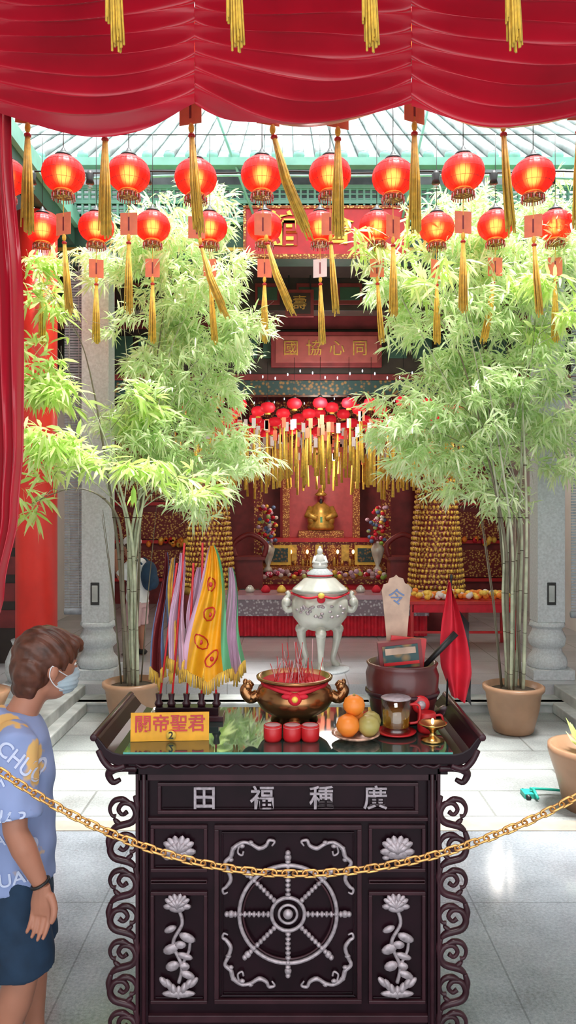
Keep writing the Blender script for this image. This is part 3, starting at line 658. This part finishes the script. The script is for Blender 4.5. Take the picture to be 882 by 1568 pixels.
def lotus(b,x,z,s):
    for a in (-62,-38,-14,14,38,62):
        r=math.radians(a); c=(x+math.sin(r)*.024*s,.002,z+math.cos(r)*.014*s)
        b.ell(c,(.011*s,.008,.023*s),'silver',8,6,rot=Matrix.Rotation(r,3,'Y'))
    for a in (-50,-25,0,25,50):
        r=math.radians(a); b.ell((x+math.sin(r)*.016*s,-.004,z-.002+math.cos(r)*.004*s),(.009*s,.007,.018*s),'silver',8,6,rot=Matrix.Rotation(r*1.3,3,'Y'))
    b.ell((x,.002,z-.014*s),(.03*s,.009,.014*s),'silver',10,6); b.ell((x-.03*s,.002,z-.008*s),(.018*s,.007,.01*s),'silver',8,5); b.ell((x+.03*s,.002,z-.008*s),(.018*s,.007,.01*s),'silver',8,5)
b=MB()
for s in (-1,1):
    X=s*.385; lotus(b,X,.715,1.3)
    for k in range(5): b.ell((X+(k-2)*.02,.006,.682+.004*(k%2)),(.014,.008,.009),'silver',8,5)
    lotus(b,X-.005,.52,1.05)
    b.tube(cr([(X-.005,.008,.51),(X+.012,.008,.45),(X-.02,.008,.38),(X+.01,.008,.3),(X,.008,.24)],6),.007,'silver',6)
    b.tube(cr([(X+.01,.008,.3),(X+.035,.008,.35),(X+.04,.008,.39)],5),.006,'silver',6)
    for (dx,z,a,b2) in ((.03,.4,.032,.016),(-.028,.36,.03,.018),(.022,.335,.03,.012),(-.022,.3,.026,.018),(.03,.27,.03,.014),(-.03,.43,.024,.012),(.02,.3,.02,.014),(.005,.375,.022,.014)):
        b.ell((X+dx,.006,z),(a,.009,b2),'silver',10,6,rot=Matrix.Rotation(dx*14,3,'Y'))
    for i in range(7): b.ell((X+(i-3)*.017,.006,.225+.018*math.cos(i*1.1)),(.012,.01,.024),'silver',8,6,rot=Matrix.Rotation((i-3)*.25,3,'Y'))
    b.ell((X,.006,.203),(.06,.01,.014),'silver')
b.obj('silver_lotus_relief',parent=T)
for i,(c,x) in enumerate(zip('田福種廣',(-.295,-.09,.118,.308))):
    text('character_%d'%(i+1),c,.088,(x,.008,.888),'silver',T,.005,off=.0012)
# ------------------------------------------------------------------ things on table
Z=TZ+.001
b=MB()
prof=[(.045,.02),(.055,.0),(.065,.0),(.055,.03),(.085,.04),(.13,.07),(.148,.1),(.15,.12),(.14,.148),(.122,.162),(.128,.176),(.146,.182),(.148,.19),(.136,.193),(.12,.17),(0,.165)]
b.lathe([(p[0],p[1]) for p in prof],(0,0,0),'bronze',40)
b.lathe([(.126,.155),(.131,.166),(.127,.176)],(0,0,0),'redcloth',32)
b.lathe([(.118,.171),(.0,.176)],(0,0,0),'soil',24)
for s in (-1,1):
    b.tube(cr([(s*.14,0,.12),(s*.17,0,.105),(s*.19,0,.135),(s*.165,0,.165)],6),[.02,.024,.022,.014],'bronze',10); b.ell((s*.18,0,.15),(.02,.022,.024),'bronze'); b.ell((s*.19,0,.165),(.01,.012,.014),'bronze')
for a in (-pi/2,pi/6,5*pi/6): b.tube([(.07*math.cos(a),.07*math.sin(a),.05),(.09*math.cos(a),.09*math.sin(a),.0)],[.025,.016],'bronze',8)
b.ell((0,-.145,.135),(.026,.02,.024),'redcloth'); b.ell((0,-.157,.137),(.013,.012,.013),'goldp')
for s in (-1,1): b.tube(cr([(0,-.14,.15),(s*.06,-.13,.163),(s*.115,-.06,.168)],5),.007,'redcloth',6); b.ell((s*.03,-.145,.145),(.02,.012,.01),'redcloth')
for i in range(60):
    a=random.uniform(0,2*pi); r=random.uniform(0,.1); x,y=r*math.cos(a),r*math.sin(a); h=random.uniform(.02,.09) if i%8 else .14; b.tube([(x,y,.16),(x+random.gauss(0,.02),y+random.gauss(0,.012),.18+h)],.0013,'pink' if i%3==0 else 'red',4)
b.obj('bronze_incense_urn',(.025,2.86,Z))
for x in (-.055,.015,.08):
    b=MB(); b.lathe([(.028,0),(.033,.01),(.033,.055),(.029,.058),(.027,.04),(0,.035)],(0,0,0),'red',20); b.lathe([(.0285,.045),(.0335,.05),(.029,.056)],(0,0,0),'pink',20); b.obj('red_candle_cup',(x,2.665,Z))
b=MB(); b.lathe([(.03,0),(.035,.006),(.075,.014),(.088,.022),(.086,.026),(.07,.019),(0,.014)],(0,0,0),pmat('patterned_plate',(.6,.35,.25),.2,0,.6,40),32); b.obj('fruit_plate',(.245,2.68,Z))
b=MB()
for (x,y,z,m,k) in ((-.03,-.025,.056,'orange',1.15),(.045,-.02,.054,'pear',1.1),(.0,.045,.056,'orange',1.1),(-.005,.01,.12,'orange',1.1),(.06,.035,.056,'pear',1)):
    b.lathe([(0,-.033*k),(.018*k,-.031*k),(.034*k,-.012*k),(.037*k,.002*k),(.03*k,.022*k),(.014*k,.033*k),(0,.031*k)],(x,y,z),m,20)
b.lathe([(.006,0),(.003,.006),(0,.01)],(-.005,.01,.155),'pear',6); b.obj('oranges_and_pears',(.245,2.68,Z))
b=MB(); b.lathe([(.1,0),(.12,.02),(.14,.1),(.145,.18),(.135,.21),(.142,.225),(.13,.228),(.12,.2),(0,.19)],(0,0,0),pmat('dark_red_barrel',(.09,.015,.015),.35,0,.3,8,coat=.3),32)
b.lathe([(.143,.1),(.148,.11),(.146,.12)],(0,0,0),'wood2',32); b.ell((.05,-.135,.09),(.035,.012,.035),'red'); b.ell((.05,-.145,.09),(.018,.01,.018),'silver'); b.obj('divination_barrel',(.455,2.95,Z))
b=MB(); mx=Matrix.Rotation(-.1,4,'Y'); b.box(-.085,.085,-.02,.02,0,.12,'dred',mx); b.box(-.07,.07,-.024,-.02,.015,.105,'carve3',mx); b.box(-.06,.06,-.026,-.024,.07,.095,'kraft',mx); b.box(-.07,.07,-.027,-.024,.028,.04,'red',mx)
b.box(-.05,.09,.02,.04,-.0,.13,'red',Matrix.Rotation(.1,4,'Y')); b.obj('carved_red_box',(.45,2.93,Z+.195))
b=MB(); pts=[(-.03,0),(-.056,.27),(-.06,.3),(-.052,.325),(-.035,.33),(-.028,.35),(-.01,.355),(0,.365),(.01,.355),(.028,.35),(.035,.33),(.052,.325),(.06,.3),(.056,.27),(.035,0)]; b.prism(pts,-.006,.006,'kraft'); text_o=b.obj('command_tablet',(.0,0,0)); text_o.location=(.445,3.04,Z+.2)
t=text('mark','令',.07,(0,-.009,.27),'blue',text_o,.001)
b=MB()
def fn(u,v):
    w=.005+.1*math.sin(min(1,v*1.3)*pi/2)*(1-.55*max(0,v-.75)/.25)
    return (.035+ (u-.5)*w*1.15+.015*v-.02*(1-v), .022*math.sin(u*10+v*3),.55-.47*v-.03*u)
b.grid(fn,24,34,'redcloth'); b.tube([(.0,0,.0),(.02,0,.55)],.004,'black',6); b.ell((.02,0,.56),(.006,.006,.012),'black',8,6)
b.tube([(-.1,-.03,.2),(.03,-.04,.34)],[.010,.014],'black',8)
b.grid(lambda u,v:(.06+.04*u+.01*v,.03+.012*math.sin(v*9),.42-.34*v-.05*u),6,16,'black')
b.lathe([(.05,0),(.055,.01),(.03,.03),(.015,.04)],(0,0,0),'wood2',16)
b.obj('red_triangular_flag',(.64,2.99,Z))
b=MB(); b.lathe([(.052,0),(.056,.004),(.05,.012),(.052,.02),(.056,.125),(.053,.125),(.049,.024),(0,.02)],(0,0,0),'clear',28); b.lathe([(.0,.022),(.048,.022),(.05,.08),(0,.08)],(0,0,0),'amber',24)
b.lathe([(.053,.122),(.0565,.125),(.053,.128)],(0,0,0),'silver',28)
b.tube(cr([(.05,0,.1),(.085,0,.095),(.085,0,.04),(.05,0,.03)],6),.005,'red',8); b.lathe([(.03,-.006),(.07,-.002),(.075,.004),(.05,-.001)],(0,0,-.0),'red',28)
b.obj('glass_oil_mug',(.4,2.74,Z+.01))
b=MB(); b.lathe([(.04,0),(.042,.006),(.015,.015),(.008,.03),(.015,.04),(.04,.055),(.05,.06),(.052,.066),(.045,.064),(.01,.05),(0,.05)],(0,0,0),'brass',28); b.ell((0,0,.07),(.006,.006,.012),'glow',8,6); b.obj('brass_oil_lamp',(.52,2.66,Z))
b=MB(); b.lathe([(.032,0),(.036,.01),(.034,.07),(.03,.075),(.0,.06)],(0,0,0),'red',20); b.tube(cr([(.03,0,.06),(.055,0,.06),(.06,0,.02),(.035,0,.015)],5),.005,'red',6)
b.obj('red_tea_cup',(.52,2.77,Z))
p=empty('yellow_name_sign',(-.425,2.66,Z)); p.rotation_euler=(0,0,.06); b=MB(); b.box(-.14,.14,-.004,.004,.0,.1,'signy',Matrix.Rotation(-.12,4,'X')); b.box(-.13,.13,0,.05,0,.004,'signy'); b.obj('board',parent=p)
text('characters','關帝聖君',.064,(0,.0,.058),'red',p,.001,tilt=-.12,off=.0008)
b=MB(); b.lathe([(0,0),(.018,0),(.018,.003),(0,.003)],(0,0,0),'goldp',20,mx=Matrix.Rotation(pi/2,4,'X')); o=b.obj('badge',(.005,-.008,.022),parent=p); text('badge_number','2',.036,(.005,-.0125,.022),'black',p,.001,off=.0006)
p=empty('ceremonial_flag_stand',(-.385,2.95,Z)); b=MB(); b.box(-.16,.13,-.05,.05,0,.02,'wood2'); b.box(-.14,.11,-.03,.03,.02,.05,'wood')
for i,x in enumerate((-.13,-.08,-.02,.04,.1)): b.lathe([(.014,.05),(.018,.06),(.01,.075),(.014,.1)],(x,0,0),'wood2',10); b.tube([(x,0,.05),(x*.6+.02,0,.7 if i in(1,3) else .62)],.005,'red',6)
b.obj('stand',parent=p,bevel=.002)
def flag(nm,x,y,zt,zb,w0,w1,mat,edge,ph,lean=0,fr=True):
    b=MB()
    def fn(u,v,a=0,c=1):
        uu=a+(c-a)*u; w=w0+(w1-w0)*v**.7
        return (x+lean*v+(uu-.5)*w+.008*math.sin(v*6+ph),y+.024*math.sin(uu*9+ph+v*3)*(.3+v)+.012*math.sin(uu*21+v*6+ph),zt-(zt-zb)*v-(.04*(1-abs(2*uu-1))-.015*math.sin(uu*9))*v)
    b.grid(lambda u,v:fn(u,v,.12,.85),26,24,mat); b.grid(lambda u,v:fn(u,v,.85,1),4,24,edge); b.grid(lambda u,v:fn(u,v,0,.12),4,24,edge if mat!='signy' else 'lav')
    if mat=='signy':
        for (u,v) in ((.45,.28),(.5,.5),(.38,.72),(.62,.85)):
            q=fn(u,v)
            ringp=[(lambda w_:(w_[0],w_[1]-.003,w_[2]))(fn(u+.15*math.cos(k*.63),v+.05*math.sin(k*.63))) for k in range(10)]
            b.tube(ringp,.003,'red',5,closed=True); b.ell((q[0],q[1]-.003,q[2]),(.008,.003,.01),'red',8,5)
    if fr:
        for i in range(30):
            q=fn(i/29,1); b.tube([q,(q[0]+random.uniform(-.006,.006),q[1],q[2]-.05)],.0035,'yel',4)
    b.obj(nm,parent=p)
flag('yellow_flag',.085,-.03,.69,.2,.02,.2,'signy','fgreen',0,-.02)
flag('lavender_flag',-.045,-.0,.66,.24,.02,.075,'lav','lav',1,-.01)
flag('lavender_flag_2',.02,.03,.6,.22,.02,.1,'lav','lav',2,.0)
flag('orange_flag',-.075,.02,.64,.24,.015,.05,'yel','blue',3,-.01)
flag('green_flag',.15,.02,.6,.22,.02,.08,'lav','fgreen',.5,.02)
flag('dark_flag',-.11,.03,.66,.2,.01,.06,'dred','blue',.5,-.03,True)
# ------------------------------------------------------------------ chain barrier
p=empty('chain_barrier',(0,2.12,0)); link=MB()
pts=[]
for i in range(20):
    a=2*pi*i/20; pts.append((.0115*math.cos(a)+(.010 if math.cos(a)>0 else -.010),.0095*math.sin(a),0))
link.tube(pts,.0032,'chain',7,closed=True); lm=link.mesh('chain_link')
def cz(x): return .863+(.406 if x<.026 else .344)*(x-.026)**2
x=-.98;k=0; b=MB()
while x<.98:
    sl=math.atan2(cz(x+.01)-cz(x-.01),.02)
    mx=Matrix.Translation((x,0,cz(x)))@Matrix.Rotation(-sl,4,'Y')@Matrix.Rotation(pi/2*.9 if k%2 else .25,4,'X')
    vs=[v.co.copy() for v in lm.vertices]; fs=[tuple(f.vertices) for f in lm.polygons]; b.add(vs,fs,'chain',True,mx)
    x+=.0295*math.cos(sl); k+=1
b.obj('chain',parent=p)
for s,h in ((-1,cz(-.98)),(1,cz(.98))):
    b=MB(); b.lathe([(.12,0),(.12,.015),(.04,.03),(.02,.05),(.018,h),(.03,h+.02),(.03,h+.04),(0,h+.06)],(0,0,0),'brass',20); b.obj('post',(s*1.0,0,0),parent=p)
# ------------------------------------------------------------------ people
def hand(mb,w,d,side,sc=1,spread=Vector((1,0,0))):
    a=Vector(spread); a=(a-d*a.dot(d)).normalized(); nrm=d.cross(a)
    mb.tube([w-d*.01,w+d*.02*sc,w+d*.055*sc,w+d*.085*sc],[(.024,.017),(.032,.017),(.038,.016),(.036,.013)],'skin',12,ref=a)
    for i,(o,l) in enumerate(((.027,.068),(.009,.077),(-.01,.07),(-.027,.055))):
        s=w+d*.078*sc+a*o; c=nrm*side
        mb.tube(cr([s,s+d*l*.4+c*.006,s+d*l*.75+c*.022,s+d*l*.92+c*.04],4),[.0095,.009,.0085,.007,.0055],'skin',8)
    s=w+d*.02+a*.026
    mb.tube(cr([s,s+d*.03+a*.02+nrm*side*.01,s+d*.058+a*.024+nrm*side*.02,s+d*.075+a*.018+nrm*side*.026],4),[.014,.012,.0105,.008],'skin',8)
def person(name,loc,rz,sc,st):
    p=empty(name,loc); p.rotation_euler=(0,0,rz); p.scale=(sc,)*3
    hx=.03; hs=st.get('hs',1)
    piv=Vector((.05,0,1.28))
    H=Matrix.Translation(piv+Vector(st.get('hoff',(0,0,0))))@Matrix.Rotation(st.get('turn',0),4,'Z')@Matrix.Rotation(st.get('nod',0),4,'Y')@Matrix.Scale(hs,4)@Matrix.Translation(-piv)
    b=MB(); b.mx=H
    b.ell((.06+hx,0,1.395),(.1,.078,.1),'skin',24,16); b.ell((.085+hx,0,1.315),(.066,.056,.062),'skin',18,12); b.ell((.115+hx,0,1.36),(.04,.05,.06),'skin',14,10)
    b.ell((.163+hx,0,1.352),(.018,.013,.022),'skin',10,8); b.tube([(.15+hx,0,1.395),(.172+hx,0,1.352)],[.009,.012],'skin',8)
    for s in (-1,1): b.ell((.045+hx,s*.084,1.362),(.02,.012,.035),'skin',12,8)
    b.mx=None
    b.tube([(.0,0,1.18),(.03,0,1.24),Vector((.06,0,1.31))+Vector(st.get('hoff',(0,0,0)))*.8],[.06,.052,.052],'skin',14)
    b.tube([(0,0,.7),(0,0,.9),(0,0,1.08),(0,0,1.18),(.0,0,1.23)],[(.1,.14),(.09,.13),(.09,.15),(.075,.15),(.05,.06)],'skin',18,ref=(1,0,0))
    arms=st['arms']
    for s,(el,wr,ft) in zip((-1,1),arms):
        sh=Vector((0,s*.165,1.18)); el=Vector(el); wr=Vector(wr)
        b.tube([sh,sh.lerp(el,.5),el,el.lerp(wr,.3),wr.lerp(el,.2),wr],[.05,.045,.038,.04,.028,.023],'skin',14)
    for s,(kn,an) in zip((-1,1),st['legs']):
        kn=Vector(kn);an=Vector(an); hp=Vector((0,s*.08,.72))
        b.tube([hp,hp.lerp(kn,.5),kn,kn.lerp(an,.3),an.lerp(kn,.15),an],[.085,.074,.054,.058,.034,.034],'skin',16)
    remeshed(b,'body',.009,'skin',p,3)
    for i,(s,(el,wr,ft)) in enumerate(zip((-1,1),arms)):
        b=MB(); d=(Vector(ft)-Vector(wr)).normalized(); hand(b,Vector(wr),d,st.get('palm',1)*(-s),1,st.get('spread',(1,0,0))); remeshed(b,'hand_%d'%(i+1),.0035,'skin',p,2)
    b=MB(); b.mx=H
    for s in (-1,1):
        b.ell((.137+hx,s*.034,1.385),(.014,.014,.008),'eye',12,8); b.ell((.148+hx,s*.036,1.385),(.005,.006,.006),'black',8,6)
        b.tube([(.15+hx,s*.018,1.405),(.145+hx,s*.04,1.41),(.125+hx,s*.056,1.404)],.004,'hair',6)
        b.tube([(.152+hx,s*.018,1.39),(.147+hx,s*.036,1.396),(.13+hx,s*.052,1.388)],.003,'skin',6)
    if not st.get('mask'): b.ell((.15+hx,0,1.315),(.01,.024,.006),'pink',10,6)
    b.obj('face_features',parent=p)
    if st.get('mask'):
        b=MB(); b.mx=H; b.ell((.108+hx,0,1.318),(.07,.062,.048),'mask',22,14); b.ell((.145+hx,0,1.342),(.04,.028,.032),'mask',16,10); 
        mk=remeshed(b,'face_mask',.005,'mask',p,3)
        for v in mk.data.vertices: v.co+=v.normal*.0015*math.sin(v.co.z*420)
        b=MB(); b.mx=H
        for s in (-1,1):
            b.tube(cr([(.11+hx,s*.06,1.345),(.07+hx,s*.08,1.365),(.035+hx,s*.09,1.385),(.03+hx,s*.09,1.35),(.06+hx,s*.08,1.315),(.1+hx,s*.06,1.297)],4),.002,'whitecl',5)
        b.obj('mask_straps',parent=p)
    b=MB(); b.mx=H; b.ell((.045+hx,0,1.425),(.115,.094,.09),'hair',24,16); b.ell((.0+hx,0,1.37),(.072,.083,.09),'hair',20,14); b.ell((.115+hx,0,1.455),(.062,.072,.036),'hair',16,10); b.ell((.15+hx,.0,1.438),(.026,.052,.022),'hair',12,8)
    b.ell((-.01+hx,0,1.3),(.048,.06,.045),'hair',14,10)
    for s in (-1,1): b.ell((.055+hx,s*.077,1.415),(.05,.02,.045),'hair',12,8); b.tube([(.085+hx,s*.08,1.41),(.085+hx,s*.078,1.365)],[.012,.006],'hair',8)
    remeshed(b,'hair',.005,'hair',p,1,disp=.004)
    b=MB()
    b.tube([(0,0,.68),(0,0,.78),(.0,0,.92),(.005,0,1.06),(.0,0,1.15),(-.0,0,1.205),(.008,0,1.235)],[(.132,.172),(.13,.168),(.125,.165),(.12,.178),(.105,.18),(.085,.14),(.066,.072)],st['shirt'],28,ref=(1,0,0))
    for s,(el,wr,ft) in zip((-1,1),arms):
        sh=Vector((-.0,s*.15,1.165)); el=Vector(el); e2=sh.lerp(el,.86)
        b.tube([sh+Vector((0,-s*.05,.015)),sh,sh.lerp(el,.35),e2],[.055,.074,.076,.08],st['shirt'],18)
    sh=remeshed(b,'shirt',.008,st['shirt'],p,3)
    for v in sh.data.vertices:
        c=v.co; v.co=c+v.normal*(.003*math.sin(c.z*55+c.x*25+c.y*14)+.003*math.sin(c.x*60-c.z*30))
    if st.get('letters'):
        bv=BVHTree.FromPolygons([v.co.copy() for v in sh.data.vertices],[tuple(f.vertices) for f in sh.data.polygons])
        for i,(t,lx,lz,an,sz) in enumerate(st['letters']):
            me=text_mesh(t,sz,0,.0008); me.materials.clear(); me.materials.append(M['letter'])
            R=Matrix.Translation((lx,0,lz))@Matrix.Rotation(pi/2,4,'X')@Matrix.Rotation(an,4,'Z')
            for v in me.vertices:
                q=R@v.co; h=bv.ray_cast(Vector((q.x,-1,q.z)),Vector((0,1,0)))
                v.co=(q.x,(h[0].y-.004) if h[0] else -.1,q.z)
            o=bpy.data.objects.new('shirt_print_%d'%(i+1),me); S.collection.objects.link(o); o.parent=p
    b=MB(); b.tube([(0,0,.62),(0,0,.72),(0,0,.8)],[(.118,.165),(.12,.165),(.105,.14)],st['pants'],24,ref=(1,0,0))
    for s,(kn,an) in zip((-1,1),st['legs']):
        kn=Vector(kn); hp=Vector((0,s*.08,.7))
        b.tube([hp,hp.lerp(kn,.5),kn.lerp(hp,.02),kn.lerp(hp,-.02)],[(.108,.09),(.104,.088),(.098,.084),(.098,.084)],st['pants'],20,ref=(1,0,0))
    sh=remeshed(b,'shorts',.009,st['pants'],p,2)
    for v in sh.data.vertices: c=v.co; v.co=c+v.normal*.003*math.sin(c.z*45+c.x*50)
    b=MB()
    for s,(kn,an) in zip((-1,1),st['legs']):
        an=Vector(an); q=Vector((an.x,an.y,0))
        b.tube([q+Vector((-.055,0,.03)),q+Vector((-.03,0,.04)),q+Vector((.04,0,.04)),q+Vector((.12,0,.03)),q+Vector((.165,0,.022))],[(.025,.028),(.038,.036),(.038,.038),(.026,.044),(.014,.028)],'black',14,ref=(0,0,1))
    b.obj('shoes',parent=p)
    if st.get('watch'):
        b=MB(); wr=Vector(arms[0][1]); d=(Vector(arms[0][0])-wr).normalized(); c=wr+d*.015; a=d.orthogonal().normalized(); q=d.cross(a)
        b.tube([c+a*.028*math.cos(i*pi/10)+q*.028*math.sin(i*pi/10) for i in range(20)],.005,'black',8,closed=True); b.obj('bracelet',parent=p)
    if st.get('cap'):
        b=MB(); b.mx=H; b.ell((.045+hx,0,1.45),(.122,.104,.085),'whitecl',20,12); b.tube([(.12+hx,0,1.45),(.22+hx,0,1.43)],[(.006,.09),(.006,.07)],'whitecl',14,ref=(0,0,1)); b.obj('cap',parent=p)
    if st.get('pack'):
        b=MB(); b.ell((-.17,0,1.02),(.09,.14,.19),'navy',18,12); b.ell((-.23,0,.95),(.05,.11,.1),'navy',14,8)
        for s in (-1,1): b.tube(cr([(-.12,s*.09,1.17),(-.02,s*.11,1.235),(.1,s*.11,1.12),(.1,s*.12,.98),(-.08,s*.13,.88)],5),(.012,.02),'navy',8)
        b.obj('backpack',parent=p)
    return p
person('person_in_printed_shirt',(-.92,2.5,0),0.3,1.0,dict(
    arms=(((.01,-.22,.91),(.09,-.23,.73),(.085,-.22,.6)),((-.03,.22,.89),(.0,.215,.7),(.0,.21,.56))),hs=.97,turn=.42,nod=.12,hoff=(.008,0,.005),
    legs=(((.03,-.085,.4),(-.07,-.085,.07)),((.04,.085,.4),(.06,.085,.07))),mask=True,shirt='shirt',pants='navy',watch=True,spread=(1,-.5,0),palm=1,
    letters=(('CHUO',.03,1.12,-.75,.06),('HARI',.0,.975,-.15,.055),('UAN',.02,.74,.1,.06),('RE',-.05,1.08,-1.1,.055),('O',.05,.83,.3,.07),('SA',-.05,.86,.1,.05))))
person('visitor_with_backpack',(-1.78,8.75,.2),2.8,.93,dict(
    arms=(((.12,-.2,1.02),(.2,-.1,1.25),(.22,-.08,1.4)),((.14,.2,1.0),(.25,.1,1.22),(.27,.08,1.36))),
    legs=(((.0,-.08,.4),(-.02,-.085,.07)),((.02,.08,.4),(.0,.085,.07))),shirt='whitecl',pants='pink',cap=True,pack=True))
# ------------------------------------------------------------------ world & lights
w=bpy.data.worlds.new('sky'); S.world=w; w.use_nodes=True; bg=w.node_tree.nodes['Background']
bg.inputs['Color'].default_value=(.92,.97,1,1); bg.inputs['Strength'].default_value=2.6
def light(nm,kind,loc,e,col=(1,1,1),size=.3,rot=(0,0,0)):
    d=bpy.data.lights.new(nm,kind); d.energy=e; d.color=col
    if kind=='AREA': d.size=size
    elif kind=='SUN': d.angle=size
    else: d.shadow_soft_size=size
    o=bpy.data.objects.new(nm,d); S.collection.objects.link(o); o.location=loc; o.rotation_euler=rot; return o
light('sun','SUN',(0,0,10),11,(1,.99,.96),.3,(math.radians(4),math.radians(8),0))
light('altar_fill','POINT',(.6,12.7,2.6),60,(1,.87,.75),.2)  # added point light to warm the shrine, no fixture stands here
light('hall_fill','POINT',(.5,9.2,3.3),50,(1,.94,.9),.3)  # added fill to brighten the back hall, not an actual lamp
light('side_fill_1','POINT',(-1.9,9.9,2.9),40,(1,.9,.8),.2); light('side_fill_2','POINT',(2.9,9.9,2.9),40,(1,.9,.8),.2)  # pair of added fills for the hall sides, without fixtures
light('front_hall_fill','AREA',(0,.6,4.4),60,(1,.95,.92),1.2)  # invented fill light over the shaded front hall, without a housing
c=bpy.data.cameras.new('camera'); o=bpy.data.objects.new('camera',c); S.collection.objects.link(o); o.location=(0,0,1.9); o.rotation_euler=(pi/2,0,0)
c.lens=26; c.sensor_width=36; c.clip_start=.05; S.camera=o
S.view_settings.view_transform='Standard'; S.view_settings.exposure=0
